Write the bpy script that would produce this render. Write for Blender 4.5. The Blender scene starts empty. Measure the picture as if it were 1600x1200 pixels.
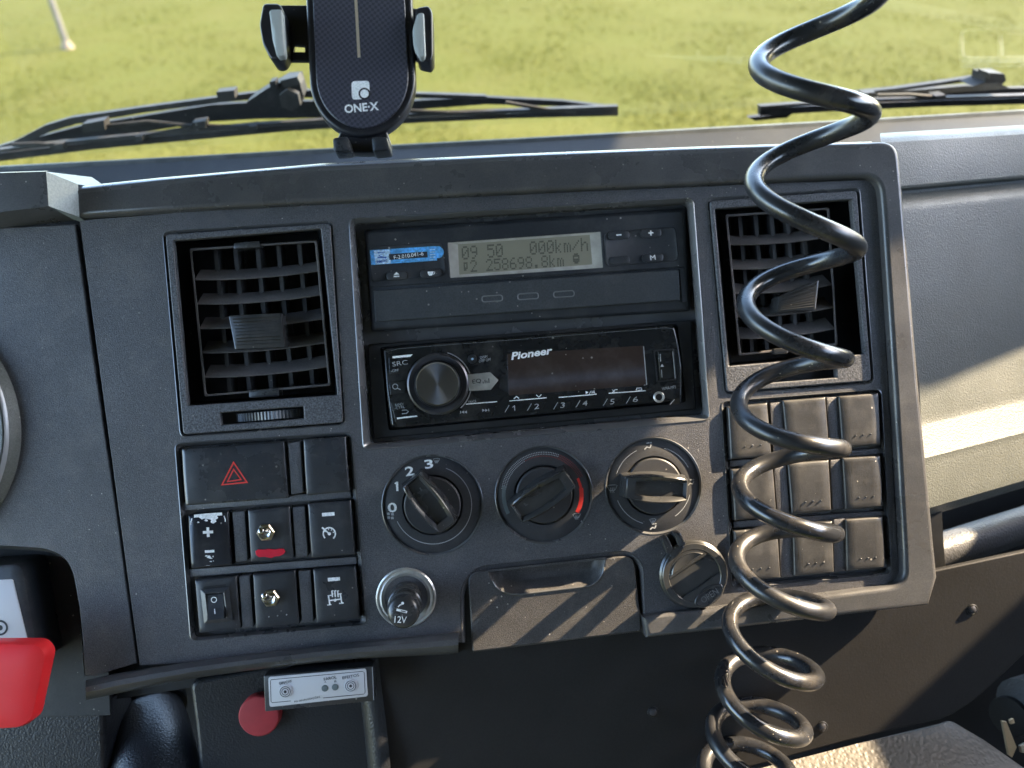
import bpy, bmesh, math, random
import numpy as np
from mathutils import Matrix, Vector
random.seed(7); np.random.seed(7)
SC = bpy.context.scene
COL = SC.collection
R = math.radians

# ------------------------------------------------------------------ frames
# Panel frame (mm): u right, v up the dashboard face, w out of the face. The face leans back 35 degrees.
TILT = R(35.0)
P = Matrix(((1, 0, 0, 0),
            (0, math.sin(TILT), -math.cos(TILT), 0),
            (0, math.cos(TILT), math.sin(TILT), 1.9),
            (0, 0, 0, 1)))
PI3 = P.inverted()
F, DIST = 1200.0, 460.0                      # focal length in photo pixels, distance to the dashboard in mm
def _rot(p, y, r):
    Rx = Matrix.Rotation(p, 3, 'X'); Ry = Matrix.Rotation(y, 3, 'Y'); Rz = Matrix.Rotation(r, 3, 'Z')
    return Rz @ Rx @ Ry
CM = _rot(R(0.084), R(-2.277), R(-4.796))     # panel (u, down, in) -> camera (right, down, forward)
_c = CM.transposed() @ Vector((0, 0, -DIST))
CAM = Vector((_c.x, -_c.y, -_c.z))            # camera in panel mm
def ray(x, y):
    d = CM.transposed() @ Vector((x - 800, y - 600, F))
    return Vector((d.x, -d.y, -d.z))
def U(x, y, w=0.0):
    """the point of the dashboard at height w over its face that the photograph shows at (x, y)"""
    d = ray(x, y)
    return CAM + d * ((w - CAM.z) / d.z)
def W2P(p):                                   # world metres -> panel mm
    return (PI3 @ Vector(p)) * 1.0e3 if False else Vector(((PI3 @ Vector(p)).x * 1e3, (PI3 @ Vector(p)).y * 1e3, (PI3 @ Vector(p)).z * 1e3))
CAMW = P @ (CAM * 0.001)
def rayW(x, y):
    return P.to_3x3() @ ray(x, y)
def atY(x, y, Y):                             # point in the upright plane Y (world metres), as panel mm
    d = rayW(x, y)
    return W2P(CAMW + d * ((Y - CAMW.y) / d.y))
def atZ(x, y, Z):
    d = rayW(x, y)
    return W2P(CAMW + d * ((Z - CAMW.z) / d.z))
PX = DIST / F                                 # mm per photo pixel on the face

# ------------------------------------------------------------------ camera, world, sun
cam = bpy.data.cameras.new('Camera'); camo = bpy.data.objects.new('Camera', cam); COL.objects.link(camo)
cam.sensor_width = 36.0; cam.lens = 36.0 * F / 1600.0
cam.clip_start = 0.01; cam.clip_end = 2000
def conv(v): return Vector((v.x, -v.y, -v.z))
cx = conv(Vector(CM[0])); cy = -conv(Vector(CM[1])); cz = -conv(Vector(CM[2]))
mloc = Matrix((( cx.x, cy.x, cz.x, CAM.x * .001), (cx.y, cy.y, cz.y, CAM.y * .001), (cx.z, cy.z, cz.z, CAM.z * .001), (0, 0, 0, 1)))
camo.matrix_world = P @ mloc
cam.dof.use_dof = True; cam.dof.focus_distance = 0.43; cam.dof.aperture_fstop = 7.0
SC.camera = camo

SUN_P = Vector((0.80, 0.56, 0.185)).normalized()         # towards the sun, panel axes
SUN_W = (P.to_3x3() @ SUN_P).normalized()
elev = math.asin(SUN_W.z)
world = bpy.data.worlds.new('World'); SC.world = world; world.use_nodes = True
nt = world.node_tree; nt.nodes.clear()
sky = nt.nodes.new('ShaderNodeTexSky'); sky.sky_type = 'NISHITA'; sky.sun_disc = False
sky.sun_elevation = elev; sky.sun_rotation = math.atan2(SUN_W.x, SUN_W.y)
bgn = nt.nodes.new('ShaderNodeBackground'); bgn.inputs['Strength'].default_value = 0.15
outn = nt.nodes.new('ShaderNodeOutputWorld')
nt.links.new(sky.outputs[0], bgn.inputs[0]); nt.links.new(bgn.outputs[0], outn.inputs[0])
sl = bpy.data.lights.new('Sun', 'SUN'); sl.energy = 3.2; sl.angle = R(0.53); sl.color = (1.0, 0.79, 0.53)
so = bpy.data.objects.new('Sun', sl); COL.objects.link(so)
so.rotation_euler = SUN_W.to_track_quat('Z', 'Y').to_euler(); so.location = (3, -3, 5)
vs = SC.view_settings; vs.view_transform = 'Standard'; vs.look = 'None'; vs.gamma = 1.0; vs.exposure = 3.4
vs.use_curve_mapping = False
SC.cycles.max_bounces = 8; SC.cycles.use_denoising = True
SC.cycles.sample_clamp_indirect = 6.0; SC.cycles.caustics_reflective = False; SC.cycles.caustics_refractive = False

# ------------------------------------------------------------------ materials
MATS = {}
def mat(name, col, rough=0.5, metal=0.0, spec=0.5, grain=0.0, gscale=900, bump=0.0, bscale=900, bdist=0.0004,
        dust=0.0, dscale=260, vor=False, coat=0.0, cloud=0.0, cscale=18, dustcol=(0.5, 0.47, 0.42), scuff=0.0, rvar=0.0, rscale=25):
    m = bpy.data.materials.new(name); m.use_nodes = True; n = m.node_tree; N = n.nodes; L = n.links
    b = N['Principled BSDF']
    b.inputs['Roughness'].default_value = rough; b.inputs['Metallic'].default_value = metal
    b.inputs['Specular IOR Level'].default_value = spec; b.inputs['Coat Weight'].default_value = coat
    gp = N.new('ShaderNodeNewGeometry'); cur = None
    class tc: outputs = {'Object': gp.outputs['Position']}
    base = N.new('ShaderNodeRGB'); base.outputs[0].default_value = (*col, 1); cur = base.outputs[0]
    def noise(sc, det=2.0, ro=0.5):
        t = N.new('ShaderNodeTexNoise'); t.inputs['Scale'].default_value = sc; t.inputs['Detail'].default_value = det
        t.inputs['Roughness'].default_value = ro; L.new(tc.outputs['Object'], t.inputs['Vector']); return t
    def ramp(src, a, c_, v0, v1):
        r = N.new('ShaderNodeMapRange'); r.inputs[1].default_value = a; r.inputs[2].default_value = c_
        r.inputs[3].default_value = v0; r.inputs[4].default_value = v1; L.new(src, r.inputs[0]); return r.outputs[0]
    def mul(c1, fac):
        x = N.new('ShaderNodeMix'); x.data_type = 'RGBA'; x.blend_type = 'MULTIPLY'; x.inputs[0].default_value = 1.0
        L.new(c1, x.inputs[6]); L.new(fac, x.inputs[7]); return x.outputs[2]
    def mix(c1, c2, fac):
        x = N.new('ShaderNodeMix'); x.data_type = 'RGBA'; L.new(fac, x.inputs[0]); L.new(c1, x.inputs[6])
        x.inputs[7].default_value = (*c2, 1); return x.outputs[2]
    if grain:
        cur = mul(cur, ramp(noise(gscale, 1.0).outputs[0], 0.3, 0.7, 1 - grain, 1 + grain))
    if cloud:
        cur = mul(cur, ramp(noise(cscale, 4.0).outputs[0], 0.3, 0.7, 1 - cloud, 1 + cloud))
    if dust:
        v = N.new('ShaderNodeTexVoronoi'); v.inputs['Scale'].default_value = dscale; L.new(tc.outputs['Object'], v.inputs['Vector'])
        sep = N.new('ShaderNodeSeparateColor'); L.new(v.outputs['Color'], sep.inputs[0])
        thr = N.new('ShaderNodeMath'); thr.operation = 'MULTIPLY'; thr.inputs[1].default_value = 0.16
        pw = N.new('ShaderNodeMath'); pw.operation = 'POWER'; pw.inputs[1].default_value = 3.0
        L.new(sep.outputs[0], pw.inputs[0]); L.new(pw.outputs[0], thr.inputs[0])
        lt = N.new('ShaderNodeMath'); lt.operation = 'LESS_THAN'; L.new(v.outputs['Distance'], lt.inputs[0]); L.new(thr.outputs[0], lt.inputs[1])
        patch = ramp(noise(30, 3.0).outputs[0], 0.45, 0.62, 0.0, 1.0)
        f = N.new('ShaderNodeMath'); f.operation = 'MULTIPLY'; L.new(lt.outputs[0], f.inputs[0]); L.new(patch, f.inputs[1])
        f2 = N.new('ShaderNodeMath'); f2.operation = 'MULTIPLY'; f2.inputs[1].default_value = dust; L.new(f.outputs[0], f2.inputs[0])
        cur = mix(cur, dustcol, f2.outputs[0])
        veil = ramp(noise(55, 5.0, 0.65).outputs[0], 0.5, 0.8, 0.0, dust * 0.10)
        cur = mix(cur, dustcol, veil)
    if scuff:
        mp = N.new('ShaderNodeMapping'); mp.inputs['Scale'].default_value = (60, 420, 60); mp.inputs['Rotation'].default_value = (0, 0, 0.5)
        L.new(tc.outputs['Object'], mp.inputs[0])
        t = N.new('ShaderNodeTexNoise'); t.inputs['Scale'].default_value = 1.0; t.inputs['Detail'].default_value = 3; L.new(mp.outputs[0], t.inputs['Vector'])
        cur = mix(cur, dustcol, ramp(t.outputs[0], 0.62, 0.75, 0.0, scuff))
    if rvar:
        L.new(ramp(noise(rscale, 5.0, 0.6).outputs[0], 0.32, 0.68, rough - rvar, rough + rvar), b.inputs['Roughness'])
    L.new(cur, b.inputs['Base Color'])
    if bump:
        bp = N.new('ShaderNodeBump'); bp.inputs['Strength'].default_value = bump; bp.inputs['Distance'].default_value = bdist
        if vor:
            v = N.new('ShaderNodeTexVoronoi'); v.feature = 'SMOOTH_F1'; v.inputs['Scale'].default_value = bscale
            wn = noise(bscale * 0.7, 2); wm = N.new('ShaderNodeVectorMath'); wm.operation = 'MULTIPLY_ADD'
            wm.inputs[1].default_value = (0.6 / bscale,) * 3
            L.new(wn.outputs['Color'], wm.inputs[0]); L.new(tc.outputs['Object'], wm.inputs[2]); L.new(wm.outputs[0], v.inputs['Vector'])
            L.new(v.outputs['Distance'], bp.inputs['Height'])
        else:
            L.new(noise(bscale, 2.0).outputs[0], bp.inputs['Height'])
        L.new(bp.outputs[0], b.inputs['Normal'])
    MATS[name] = m; return m

mat('fascia', (0.070, 0.070, 0.077), 0.44, grain=0.35, gscale=1500, bump=0.8, bscale=1900, bdist=0.00035, dust=0.8, dscale=330, cloud=0.12, scuff=0.02, rvar=0.10)
mat('frame', (0.066, 0.066, 0.069), 0.33, spec=0.7, grain=0.2, gscale=1300, bump=0.2, bscale=1300, bdist=0.00015, dust=0.7, dscale=300, cloud=0.15, scuff=0.03, rvar=0.10)
mat('lip', (0.085, 0.086, 0.090), 0.26, spec=1.0, bump=0.05, bscale=1300, bdist=0.0001, dust=0.5, cloud=0.1, rvar=0.08)  # same plastic as the fascia, lightened to stand for bright edge reflections
mat('dial', (0.030, 0.031, 0.035), 0.5, grain=0.15, gscale=1500, bump=0.1, bscale=1500, bdist=0.0001, dust=0.5)
mat('grip', (0.032, 0.033, 0.035), 0.25, spec=0.7, bump=0.08, bscale=1500, bdist=0.0001, dust=0.5, rvar=0.08)
mat('switch', (0.025, 0.028, 0.034), 0.34, spec=0.7, grain=0.15, gscale=1500, bump=0.12, bscale=1600, bdist=0.0001, dust=0.9, dscale=260, cloud=0.15, scuff=0.02, rvar=0.10)
mat('switch_dusty_lit', (0.040, 0.039, 0.039), 0.40, spec=0.6, grain=0.2, gscale=1500, bump=0.3, bscale=1600, bdist=0.0002, dust=1.1, dscale=240, cloud=0.2, cscale=60, scuff=0.04, rvar=0.12)  # dusty caps, also lightened to paint in the sun falling on them
mat('switch_gloss', (0.014, 0.016, 0.022), 0.16, dust=0.5, dscale=260)
mat('recess', (0.016, 0.017, 0.019), 0.5, grain=0.2, bump=0.15, bscale=1200, bdist=0.0002, dust=0.5)
mat('vent', (0.085, 0.088, 0.098), 0.40, grain=0.55, gscale=1100, bump=0.8, bscale=1000, bdist=0.0004, dust=0.3)
mat('vane', (0.115, 0.106, 0.104), 0.32, spec=0.8, grain=0.15, dust=1.0, dscale=500, cloud=0.2, cscale=60, dustcol=(0.3, 0.25, 0.2))
mat('fin', (0.055, 0.055, 0.058), 0.35, dust=0.5)
mat('drawer', (0.056, 0.054, 0.055), 0.40, grain=0.35, gscale=1500, bump=0.8, bscale=1900, bdist=0.00035, dust=0.9, dscale=300, cloud=0.12, rvar=0.10)
mat('black', (0.010, 0.0105, 0.012), 0.4, dust=0.3)
mat('tacho', (0.024, 0.027, 0.032), 0.42, grain=0.1, bump=0.1, bscale=1500, bdist=0.0001, dust=0.6, dscale=240, rvar=0.08)
mat('tacho_drawer', (0.040, 0.045, 0.050), 0.5, grain=0.2, gscale=1200, bump=0.15, bscale=1100, bdist=0.0002, dust=0.6, dscale=240)
mat('radio', (0.011, 0.012, 0.013), 0.18, dust=0.8, dscale=220, scuff=0.03)
mat('radio_trim', (0.012, 0.013, 0.015), 0.42, dust=0.4)
mat('screen', (0.040, 0.028, 0.024), 0.07, spec=0.7, dust=0.6, dscale=200)  # brown tint painted in for the reflections on the display
mat('chrome', (0.62, 0.60, 0.56), 0.22, metal=1.0, cloud=0.25, cscale=300, bump=0.2, bscale=700, bdist=0.0002)
mat('brass', (0.62, 0.55, 0.42), 0.3, metal=1.0, cloud=0.3, cscale=300)
mat('alu', (0.62, 0.61, 0.58), 0.36, metal=0.75, cloud=0.3, cscale=120, bump=0.4, bscale=600, bdist=0.0003)
mat('dark_metal', (0.10, 0.10, 0.11), 0.35, metal=0.7)
mat('print', (0.85, 0.86, 0.86), 0.6, grain=0.15, gscale=900)
mat('print_dim', (0.36, 0.37, 0.38), 0.6)
mat('print_glint_faint', (0.13, 0.135, 0.14), 0.6)
mat('print_red', (0.72, 0.04, 0.03), 0.55)
mat('print_red_dim', (0.22, 0.035, 0.03), 0.6)
mat('print_cool', (0.12, 0.15, 0.16), 0.6)
mat('print_dark', (0.02, 0.022, 0.03), 0.6)
mat('print_blue', (0.02, 0.09, 0.38), 0.5)
mat('nail_red', (0.62, 0.02, 0.045), 0.25, bump=0.3, bscale=300, bdist=0.0006)
mat('red', (0.85, 0.028, 0.035), 0.34, coat=0.3, cloud=0.06, cscale=30, dust=0.15)
mat('red_dull', (0.42, 0.035, 0.045), 0.55, cloud=0.15, cscale=60)
mat('lcd', (0.235, 0.22, 0.165), 0.35, cloud=0.06, cscale=40)
mat('lcd_ink', (0.085, 0.082, 0.062), 0.5)
mat('lcd_side', (0.36, 0.34, 0.30), 0.6, cloud=0.2, cscale=120)
mat('sticker', (0.10, 0.36, 0.72), 0.35, grain=0.3, gscale=700, cloud=0.2, cscale=200)
mat('sticker_pale', (0.45, 0.62, 0.78), 0.35, grain=0.3, gscale=700)
mat('plate', (0.60, 0.60, 0.63), 0.4, cloud=0.04)
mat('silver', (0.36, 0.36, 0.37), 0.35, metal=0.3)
mat('glove', (0.112, 0.119, 0.109), 0.45, grain=0.12, gscale=900, bump=0.6, bscale=1250, bdist=0.00045, vor=True, cloud=0.08, dust=0.3, rvar=0.08)
mat('dashtop', (0.017, 0.019, 0.021), 0.6, spec=0.35, grain=0.2, bump=0.3, bscale=1100, bdist=0.0003, dust=0.25, dscale=260, cloud=0.2, scuff=0.0)
mat('seal', (0.075, 0.082, 0.080), 0.6, cloud=0.3, cscale=60, dust=1.0, dscale=180)
mat('knee', (0.019, 0.018, 0.018), 0.6, spec=0.3, grain=0.12, gscale=900, bump=0.25, bscale=800, bdist=0.0003, cloud=0.2, scuff=0.0)
mat('leather', (0.060, 0.061, 0.066), 0.5, bump=0.6, bscale=800, bdist=0.0006, vor=True, cloud=0.1)
mat('leather_dark', (0.014, 0.015, 0.018), 0.38, bump=0.5, bscale=900, bdist=0.0004, vor=True)
mat('cover', (0.118, 0.108, 0.094), 0.5, bump=0.7, bscale=420, bdist=0.0009, vor=True, cloud=0.08)
mat('cable', (0.016, 0.017, 0.020), 0.28, spec=0.7, cloud=0.3, cscale=60, dust=1.2, dscale=300, dustcol=(0.35, 0.3, 0.24), bump=0.06, bscale=300, bdist=0.0004, rvar=0.13)
mat('holder', (0.016, 0.016, 0.020), 0.35, dust=0.3)
mat('pad', (0.38, 0.40, 0.39), 0.55, cloud=0.06)
mat('wiper', (0.010, 0.010, 0.012), 0.65, spec=0.25, cloud=0.25, cscale=40, dust=0.6, dscale=120)
mat('wiper_metal', (0.020, 0.019, 0.019), 0.6, spec=0.3, cloud=0.3, cscale=60, dust=0.6, dscale=120)
mat('post', (0.085, 0.078, 0.07), 0.7, cloud=0.2, cscale=6)
mat('clay', (0.13, 0.10, 0.07), 0.8, cloud=0.3, cscale=10)
mat('headliner', (0.13, 0.13, 0.135), 0.9)
mat('footwell', (0.010, 0.010, 0.012), 0.8)
mat('facet', (0.22, 0.25, 0.26), 0.4, grain=0.15, gscale=900, cloud=0.1, bump=0.2, bscale=900)  # paler than the hood, to paint in the sky light on its end
mat('gold', (0.72, 0.62, 0.48), 0.3, metal=0.6)
mat('paper', (0.55, 0.42, 0.25), 0.7, cloud=0.2, cscale=60)

def special_materials():
    # brushed radial face of the radio knob
    m = mat('spun', (0.30, 0.30, 0.32), 0.27, metal=1.0); b = m.node_tree.nodes['Principled BSDF']
    b.inputs['Anisotropic'].default_value = 0.85
    tg = m.node_tree.nodes.new('ShaderNodeTangent'); tg.direction_type = 'RADIAL'; tg.axis = 'Z'
    m.node_tree.links.new(tg.outputs[0], b.inputs['Tangent'])
    # woven carbon film on the phone holder
    m = mat('carbon', (0.020, 0.020, 0.026), 0.30, dust=0.3); N = m.node_tree.nodes; L = m.node_tree.links; b = N['Principled BSDF']
    tc = N.new('ShaderNodeTexCoord'); mp = N.new('ShaderNodeMapping'); mp.inputs['Scale'].default_value = (520, 520, 520); mp.inputs['Rotation'].default_value = (0, 0, R(12))
    L.new(tc.outputs['Object'], mp.inputs[0])
    ck = N.new('ShaderNodeTexChecker'); ck.inputs['Scale'].default_value = 1.0
    ck.inputs[1].default_value = (0.036, 0.036, 0.050, 1); ck.inputs[2].default_value = (0.070, 0.070, 0.092, 1)
    L.new(mp.outputs[0], ck.inputs[0]); L.new(ck.outputs[0], b.inputs['Base Color'])
    bp = N.new('ShaderNodeBump'); bp.inputs['Strength'].default_value = 0.5; bp.inputs['Distance'].default_value = 0.0004
    L.new(ck.outputs[1], bp.inputs['Height']); L.new(bp.outputs[0], b.inputs['Normal'])
    # windscreen: thin sheet, mostly clear, weak mirror, a little dust thickened to paint in a hazy veil
    m = bpy.data.materials.new('windscreen_glass'); m.use_nodes = True; n = m.node_tree; N = n.nodes; L = n.links; N.clear()
    o = N.new('ShaderNodeOutputMaterial'); tr = N.new('ShaderNodeBsdfTransparent'); tr.inputs[0].default_value = (0.93, 0.96, 0.93, 1)
    gl = N.new('ShaderNodeBsdfGlossy'); gl.inputs['Roughness'].default_value = 0.02; gl.inputs[0].default_value = (1, 1, 1, 1)
    df = N.new('ShaderNodeBsdfDiffuse'); df.inputs[0].default_value = (0.5, 0.5, 0.46, 1)
    lw = N.new('ShaderNodeLayerWeight'); lw.inputs[0].default_value = 0.25
    ad = N.new('ShaderNodeMath'); ad.operation = 'MULTIPLY_ADD'; ad.inputs[1].default_value = 0.35; ad.inputs[2].default_value = 0.03
    L.new(lw.outputs['Facing'], ad.inputs[0])
    m1 = N.new('ShaderNodeMixShader'); L.new(ad.outputs[0], m1.inputs[0]); L.new(tr.outputs[0], m1.inputs[1]); L.new(gl.outputs[0], m1.inputs[2])
    tc = N.new('ShaderNodeTexCoord'); t = N.new('ShaderNodeTexNoise'); t.inputs['Scale'].default_value = 9; t.inputs['Detail'].default_value = 6; L.new(tc.outputs['Object'], t.inputs['Vector'])
    mr = N.new('ShaderNodeMapRange'); mr.inputs[1].default_value = 0.4; mr.inputs[2].default_value = 0.8; mr.inputs[3].default_value = 0.006; mr.inputs[4].default_value = 0.035
    L.new(t.outputs[0], mr.inputs[0])
    m2 = N.new('ShaderNodeMixShader'); L.new(mr.outputs[0], m2.inputs[0]); L.new(m1.outputs[0], m2.inputs[1]); L.new(df.outputs[0], m2.inputs[2])
    L.new(m2.outputs[0], o.inputs[0]); MATS['glass'] = m
    # meadow
    m = bpy.data.materials.new('meadow'); m.use_nodes = True; n = m.node_tree; N = n.nodes; L = n.links; b = N['Principled BSDF']
    b.inputs['Roughness'].default_value = 0.9; b.inputs['Specular IOR Level'].default_value = 0.05
    tc = N.new('ShaderNodeTexCoord')
    def nz(s, d):
        t = N.new('ShaderNodeTexNoise'); t.inputs['Scale'].default_value = s; t.inputs['Detail'].default_value = d; t.inputs['Roughness'].default_value = 0.6
        L.new(tc.outputs['Object'], t.inputs['Vector']); return t.outputs[0]
    r = N.new('ShaderNodeValToRGB'); e = r.color_ramp.elements
    e[0].position = 0.22; e[0].color = (0.056, 0.064, 0.013, 1); e[1].position = 0.78; e[1].color = (0.072, 0.068, 0.020, 1)
    e2 = r.color_ramp.elements.new(0.5); e2.color = (0.064, 0.066, 0.014, 1)
    mx = N.new('ShaderNodeMix'); mx.inputs[0].default_value = 0.45; L.new(nz(0.9, 5), mx.inputs[2]); L.new(nz(9, 5), mx.inputs[3])
    L.new(mx.outputs[0], r.inputs[0]); L.new(r.outputs[0], b.inputs['Base Color'])
    bp = N.new('ShaderNodeBump'); bp.inputs['Strength'].default_value = 0.8; bp.inputs['Distance'].default_value = 0.02; L.new(nz(14, 5), bp.inputs['Height']); L.new(bp.outputs[0], b.inputs['Normal'])
    MATS['meadow'] = m
    m = bpy.data.materials.new('blade'); m.use_nodes = True; n = m.node_tree; N = n.nodes; L = n.links; b = N['Principled BSDF']
    b.inputs['Roughness'].default_value = 0.7; b.inputs['Specular IOR Level'].default_value = 0.05
    tc = N.new('ShaderNodeTexCoord'); t = N.new('ShaderNodeTexNoise'); t.inputs['Scale'].default_value = 2.2; t.inputs['Detail'].default_value = 6; t.inputs['Roughness'].default_value = 0.7
    L.new(tc.outputs['Object'], t.inputs['Vector'])
    r = N.new('ShaderNodeValToRGB'); e = r.color_ramp.elements
    e[0].position = 0.22; e[0].color = (0.064, 0.075, 0.014, 1); e[1].position = 0.78; e[1].color = (0.086, 0.081, 0.025, 1)
    e2 = r.color_ramp.elements.new(0.5); e2.color = (0.075, 0.078, 0.017, 1)
    L.new(t.outputs[0], r.inputs[0]); L.new(r.outputs[0], b.inputs['Base Color'])
    tl = N.new('ShaderNodeBsdfTranslucent'); L.new(r.outputs[0], tl.inputs[0]); ms = N.new('ShaderNodeMixShader'); ms.inputs[0].default_value = 0.45
    L.new(b.outputs[0], ms.inputs[1]); L.new(tl.outputs[0], ms.inputs[2]); L.new(ms.outputs[0], N['Material Output'].inputs[0]); MATS['blade'] = m
special_materials()

# ------------------------------------------------------------------ mesh helpers (panel mm)
def mk(verts, faces, smooth=35):
    me = bpy.data.meshes.new('mesh'); me.from_pydata([tuple(v) for v in verts], [], faces); me.update()
    bm = bmesh.new(); bm.from_mesh(me); bmesh.ops.remove_doubles(bm, verts=bm.verts, dist=1e-4)
    bmesh.ops.recalc_face_normals(bm, faces=bm.faces); bm.to_mesh(me); bm.free()
    if smooth:
        me.shade_smooth(); me.set_sharp_from_angle(angle=R(smooth))
    return me
def join(*mes, smooth=35):
    V = []; Fc = []
    for me in mes:
        o = len(V); V += [v.co.copy() for v in me.vertices]; Fc += [[o + i for i in p.vertices] for p in me.polygons]
        bpy.data.meshes.remove(me)
    me = bpy.data.meshes.new('mesh'); me.from_pydata(V, [], Fc); me.update()
    if smooth: me.shade_smooth(); me.set_sharp_from_angle(angle=R(smooth))
    return me
def quad(pts, w, n=None): return [U(x, y, w) for x, y in pts]
def rnd(pts, r, n=5):
    """round the corners of a closed 3D polygon; r mm, number or list"""
    out = []; k = len(pts)
    for i in range(k):
        p0, p, p1 = Vector(pts[i - 1]), Vector(pts[i]), Vector(pts[(i + 1) % k])
        rr = r[i] if isinstance(r, (list, tuple)) else r
        a = (p0 - p); b = (p1 - p); la, lb = a.length, b.length
        d = min(rr, la * .49, lb * .49)
        if d < 1e-3: out.append(p); continue
        A = p + a.normalized() * d; B = p + b.normalized() * d
        for j in range(n + 1):
            t = j / n; out.append(A * (1 - t) ** 2 + p * (2 * t * (1 - t)) + B * t ** 2)
    return out
def RR(px, w, r=1.5, n=5): return rnd(quad(px, w), r, n)
def inset(px, d):
    """shrink a pixel quad towards its centre by d pixels on each side (d number or (dx, dy))"""
    dx, dy = d if isinstance(d, tuple) else (d, d)
    mx = sum(p[0] for p in px) / len(px); my = sum(p[1] for p in px) / len(px)
    return [(x + (dx if x < mx else -dx), y + (dy if y < my else -dy)) for x, y in px]
def bx4(x0, y0, x1, y1, s=-0.075, t=0.07):
    """a box in the photo that follows the dashboard's lean: pixel corners from an upright box about its centre"""
    mx, my = (x0 + x1) / 2, (y0 + y1) / 2
    return [(x + t * (y - my), y + s * (x - mx)) for x, y in ((x0, y0), (x1, y0), (x1, y1), (x0, y1))]
def plate(outer, w0, w1, bev=0.4, holes=(), res=2):
    """a solid sheet between heights w0 and w1 with rounded edges; outlines are lists of panel points"""
    cu = bpy.data.curves.new('c', 'CURVE'); cu.dimensions = '2D'; cu.fill_mode = 'BOTH'
    h = (w1 - w0) / 2; bev = min(bev, h * .98)
    cu.extrude = max(h - bev, 0); cu.bevel_depth = bev; cu.bevel_resolution = res; cu.offset = -bev
    for pts in [outer, *holes]:
        s = cu.splines.new('POLY'); s.points.add(len(pts) - 1); s.use_cyclic_u = True
        for q, p in zip(s.points, pts): q.co = (p[0], p[1], 0, 1)
    ob = bpy.data.objects.new('c', cu)
    me = bpy.data.meshes.new_from_object(ob)
    bpy.data.objects.remove(ob); bpy.data.curves.remove(cu)
    me.transform(Matrix.Translation((0, 0, (w0 + w1) / 2)))
    me.shade_smooth(); me.set_sharp_from_angle(angle=R(32)); me.materials.clear()
    return me
def loft(rings, cap0=False, cap1=False, closed=True, smooth=35):
    V = []; Fc = []; n = len(rings[0])
    for r_ in rings: V += [Vector(p) for p in r_]
    for k in range(len(rings) - 1):
        for i in range(n if closed else n - 1):
            j = (i + 1) % n; Fc.append((k * n + i, k * n + j, (k + 1) * n + j, (k + 1) * n + i))
    if cap0: Fc.append(tuple(range(n))[::-1])
    if cap1: Fc.append(tuple((len(rings) - 1) * n + i for i in range(n)))
    return mk(V, Fc, smooth)
def solid(px, w0, w1, r=1.0, bev=0.5, dome=0.0, n=4):
    """a rounded block standing on the panel between w0 and w1; px is its outline at the top"""
    top = RR(px, w1, r, n)
    c = sum((Vector(p) for p in top), Vector()) / len(top)
    def sc(pts, d, w):
        o = []
        for p in pts:
            v = Vector(p) - c; l = max(v.length, 1e-6); q = c + v * max(0, (l - d)) / l; q.z = w; o.append(q)
        return o
    rings = [sc(top, 0, w0), sc(top, 0, w1 - bev), sc(top, bev * .3, w1 - bev * .3), sc(top, bev, w1)]
    if dome:
        for f in (0.35, 0.7):
            rings.append([Vector((c.x + (p.x - c.x) * (1 - f), c.y + (p.y - c.y) * (1 - f), w1 + dome * (1 - (1 - f) ** 2))) for p in rings[3]])
    return loft(rings, cap1=True)
def circ(c, r, w, n=48, a0=0.0, a1=2 * math.pi, ry=None):
    full = abs(a1 - a0 - 2 * math.pi) < 1e-6
    return [Vector((c[0] + r * math.cos(a0 + (a1 - a0) * i / (n if full else n - 1)), c[1] + (ry or r) * math.sin(a0 + (a1 - a0) * i / (n if full else n - 1)), w)) for i in range(n)]
def lathe(c, prof, n=56, cap=True, smooth=30):
    """turned shape: prof is a list of (radius mm, w); c a panel point"""
    rings = [circ(c, max(r_, 0.001), w_, n) for r_, w_ in prof]
    return loft(rings, cap1=cap, smooth=smooth)
def tube(pts, rad, n=10, caps=True, smooth=60):
    pts = [Vector(p) for p in pts]; V = []; Fc = []; m = len(pts)
    T = [(pts[min(i + 1, m - 1)] - pts[max(i - 1, 0)]).normalized() for i in range(m)]
    ref = Vector((0, 0, 1)) if abs(T[0].z) < .9 else Vector((1, 0, 0))
    nrm = (ref - T[0] * ref.dot(T[0])).normalized()
    for i in range(m):
        nrm = (nrm - T[i] * nrm.dot(T[i])).normalized(); b = T[i].cross(nrm)
        r_ = rad[i] if isinstance(rad, (list, tuple)) else rad
        for k in range(n):
            a = 2 * math.pi * k / n; V.append(pts[i] + (nrm * math.cos(a) + b * math.sin(a)) * r_)
    for i in range(m - 1):
        for k in range(n):
            j = (k + 1) % n; Fc.append((i * n + k, i * n + j, (i + 1) * n + j, (i + 1) * n + k))
    if caps: Fc.append(tuple(range(n))[::-1]); Fc.append(tuple((m - 1) * n + k for k in range(n)))
    return mk(V, Fc, smooth)
def strip(pts, width, closed=False, lift=0.0):
    """flat printed stroke along panel points, width mm"""
    pts = [Vector(p) for p in pts]; m = len(pts); V = []; Fc = []
    for i in range(m):
        a = pts[i - 1] if (i or closed) else pts[i]; b = pts[(i + 1) % m] if (i < m - 1 or closed) else pts[i]
        t = (b - a); t.z = 0; t.normalize(); nn = Vector((-t.y, t.x, 0)) * width / 2
        V += [pts[i] + nn + Vector((0, 0, lift)), pts[i] - nn + Vector((0, 0, lift))]
    for i in range(m if closed else m - 1):
        j = (i + 1) % m; Fc.append((2 * i, 2 * i + 1, 2 * j + 1, 2 * j))
    me = bpy.data.meshes.new('mesh'); me.from_pydata([tuple(v) for v in V], [], Fc); me.update(); return me
def line(px, w, width_px, closed=False): return strip([U(x, y, w) for x, y in px], width_px * PX, closed)
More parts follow.
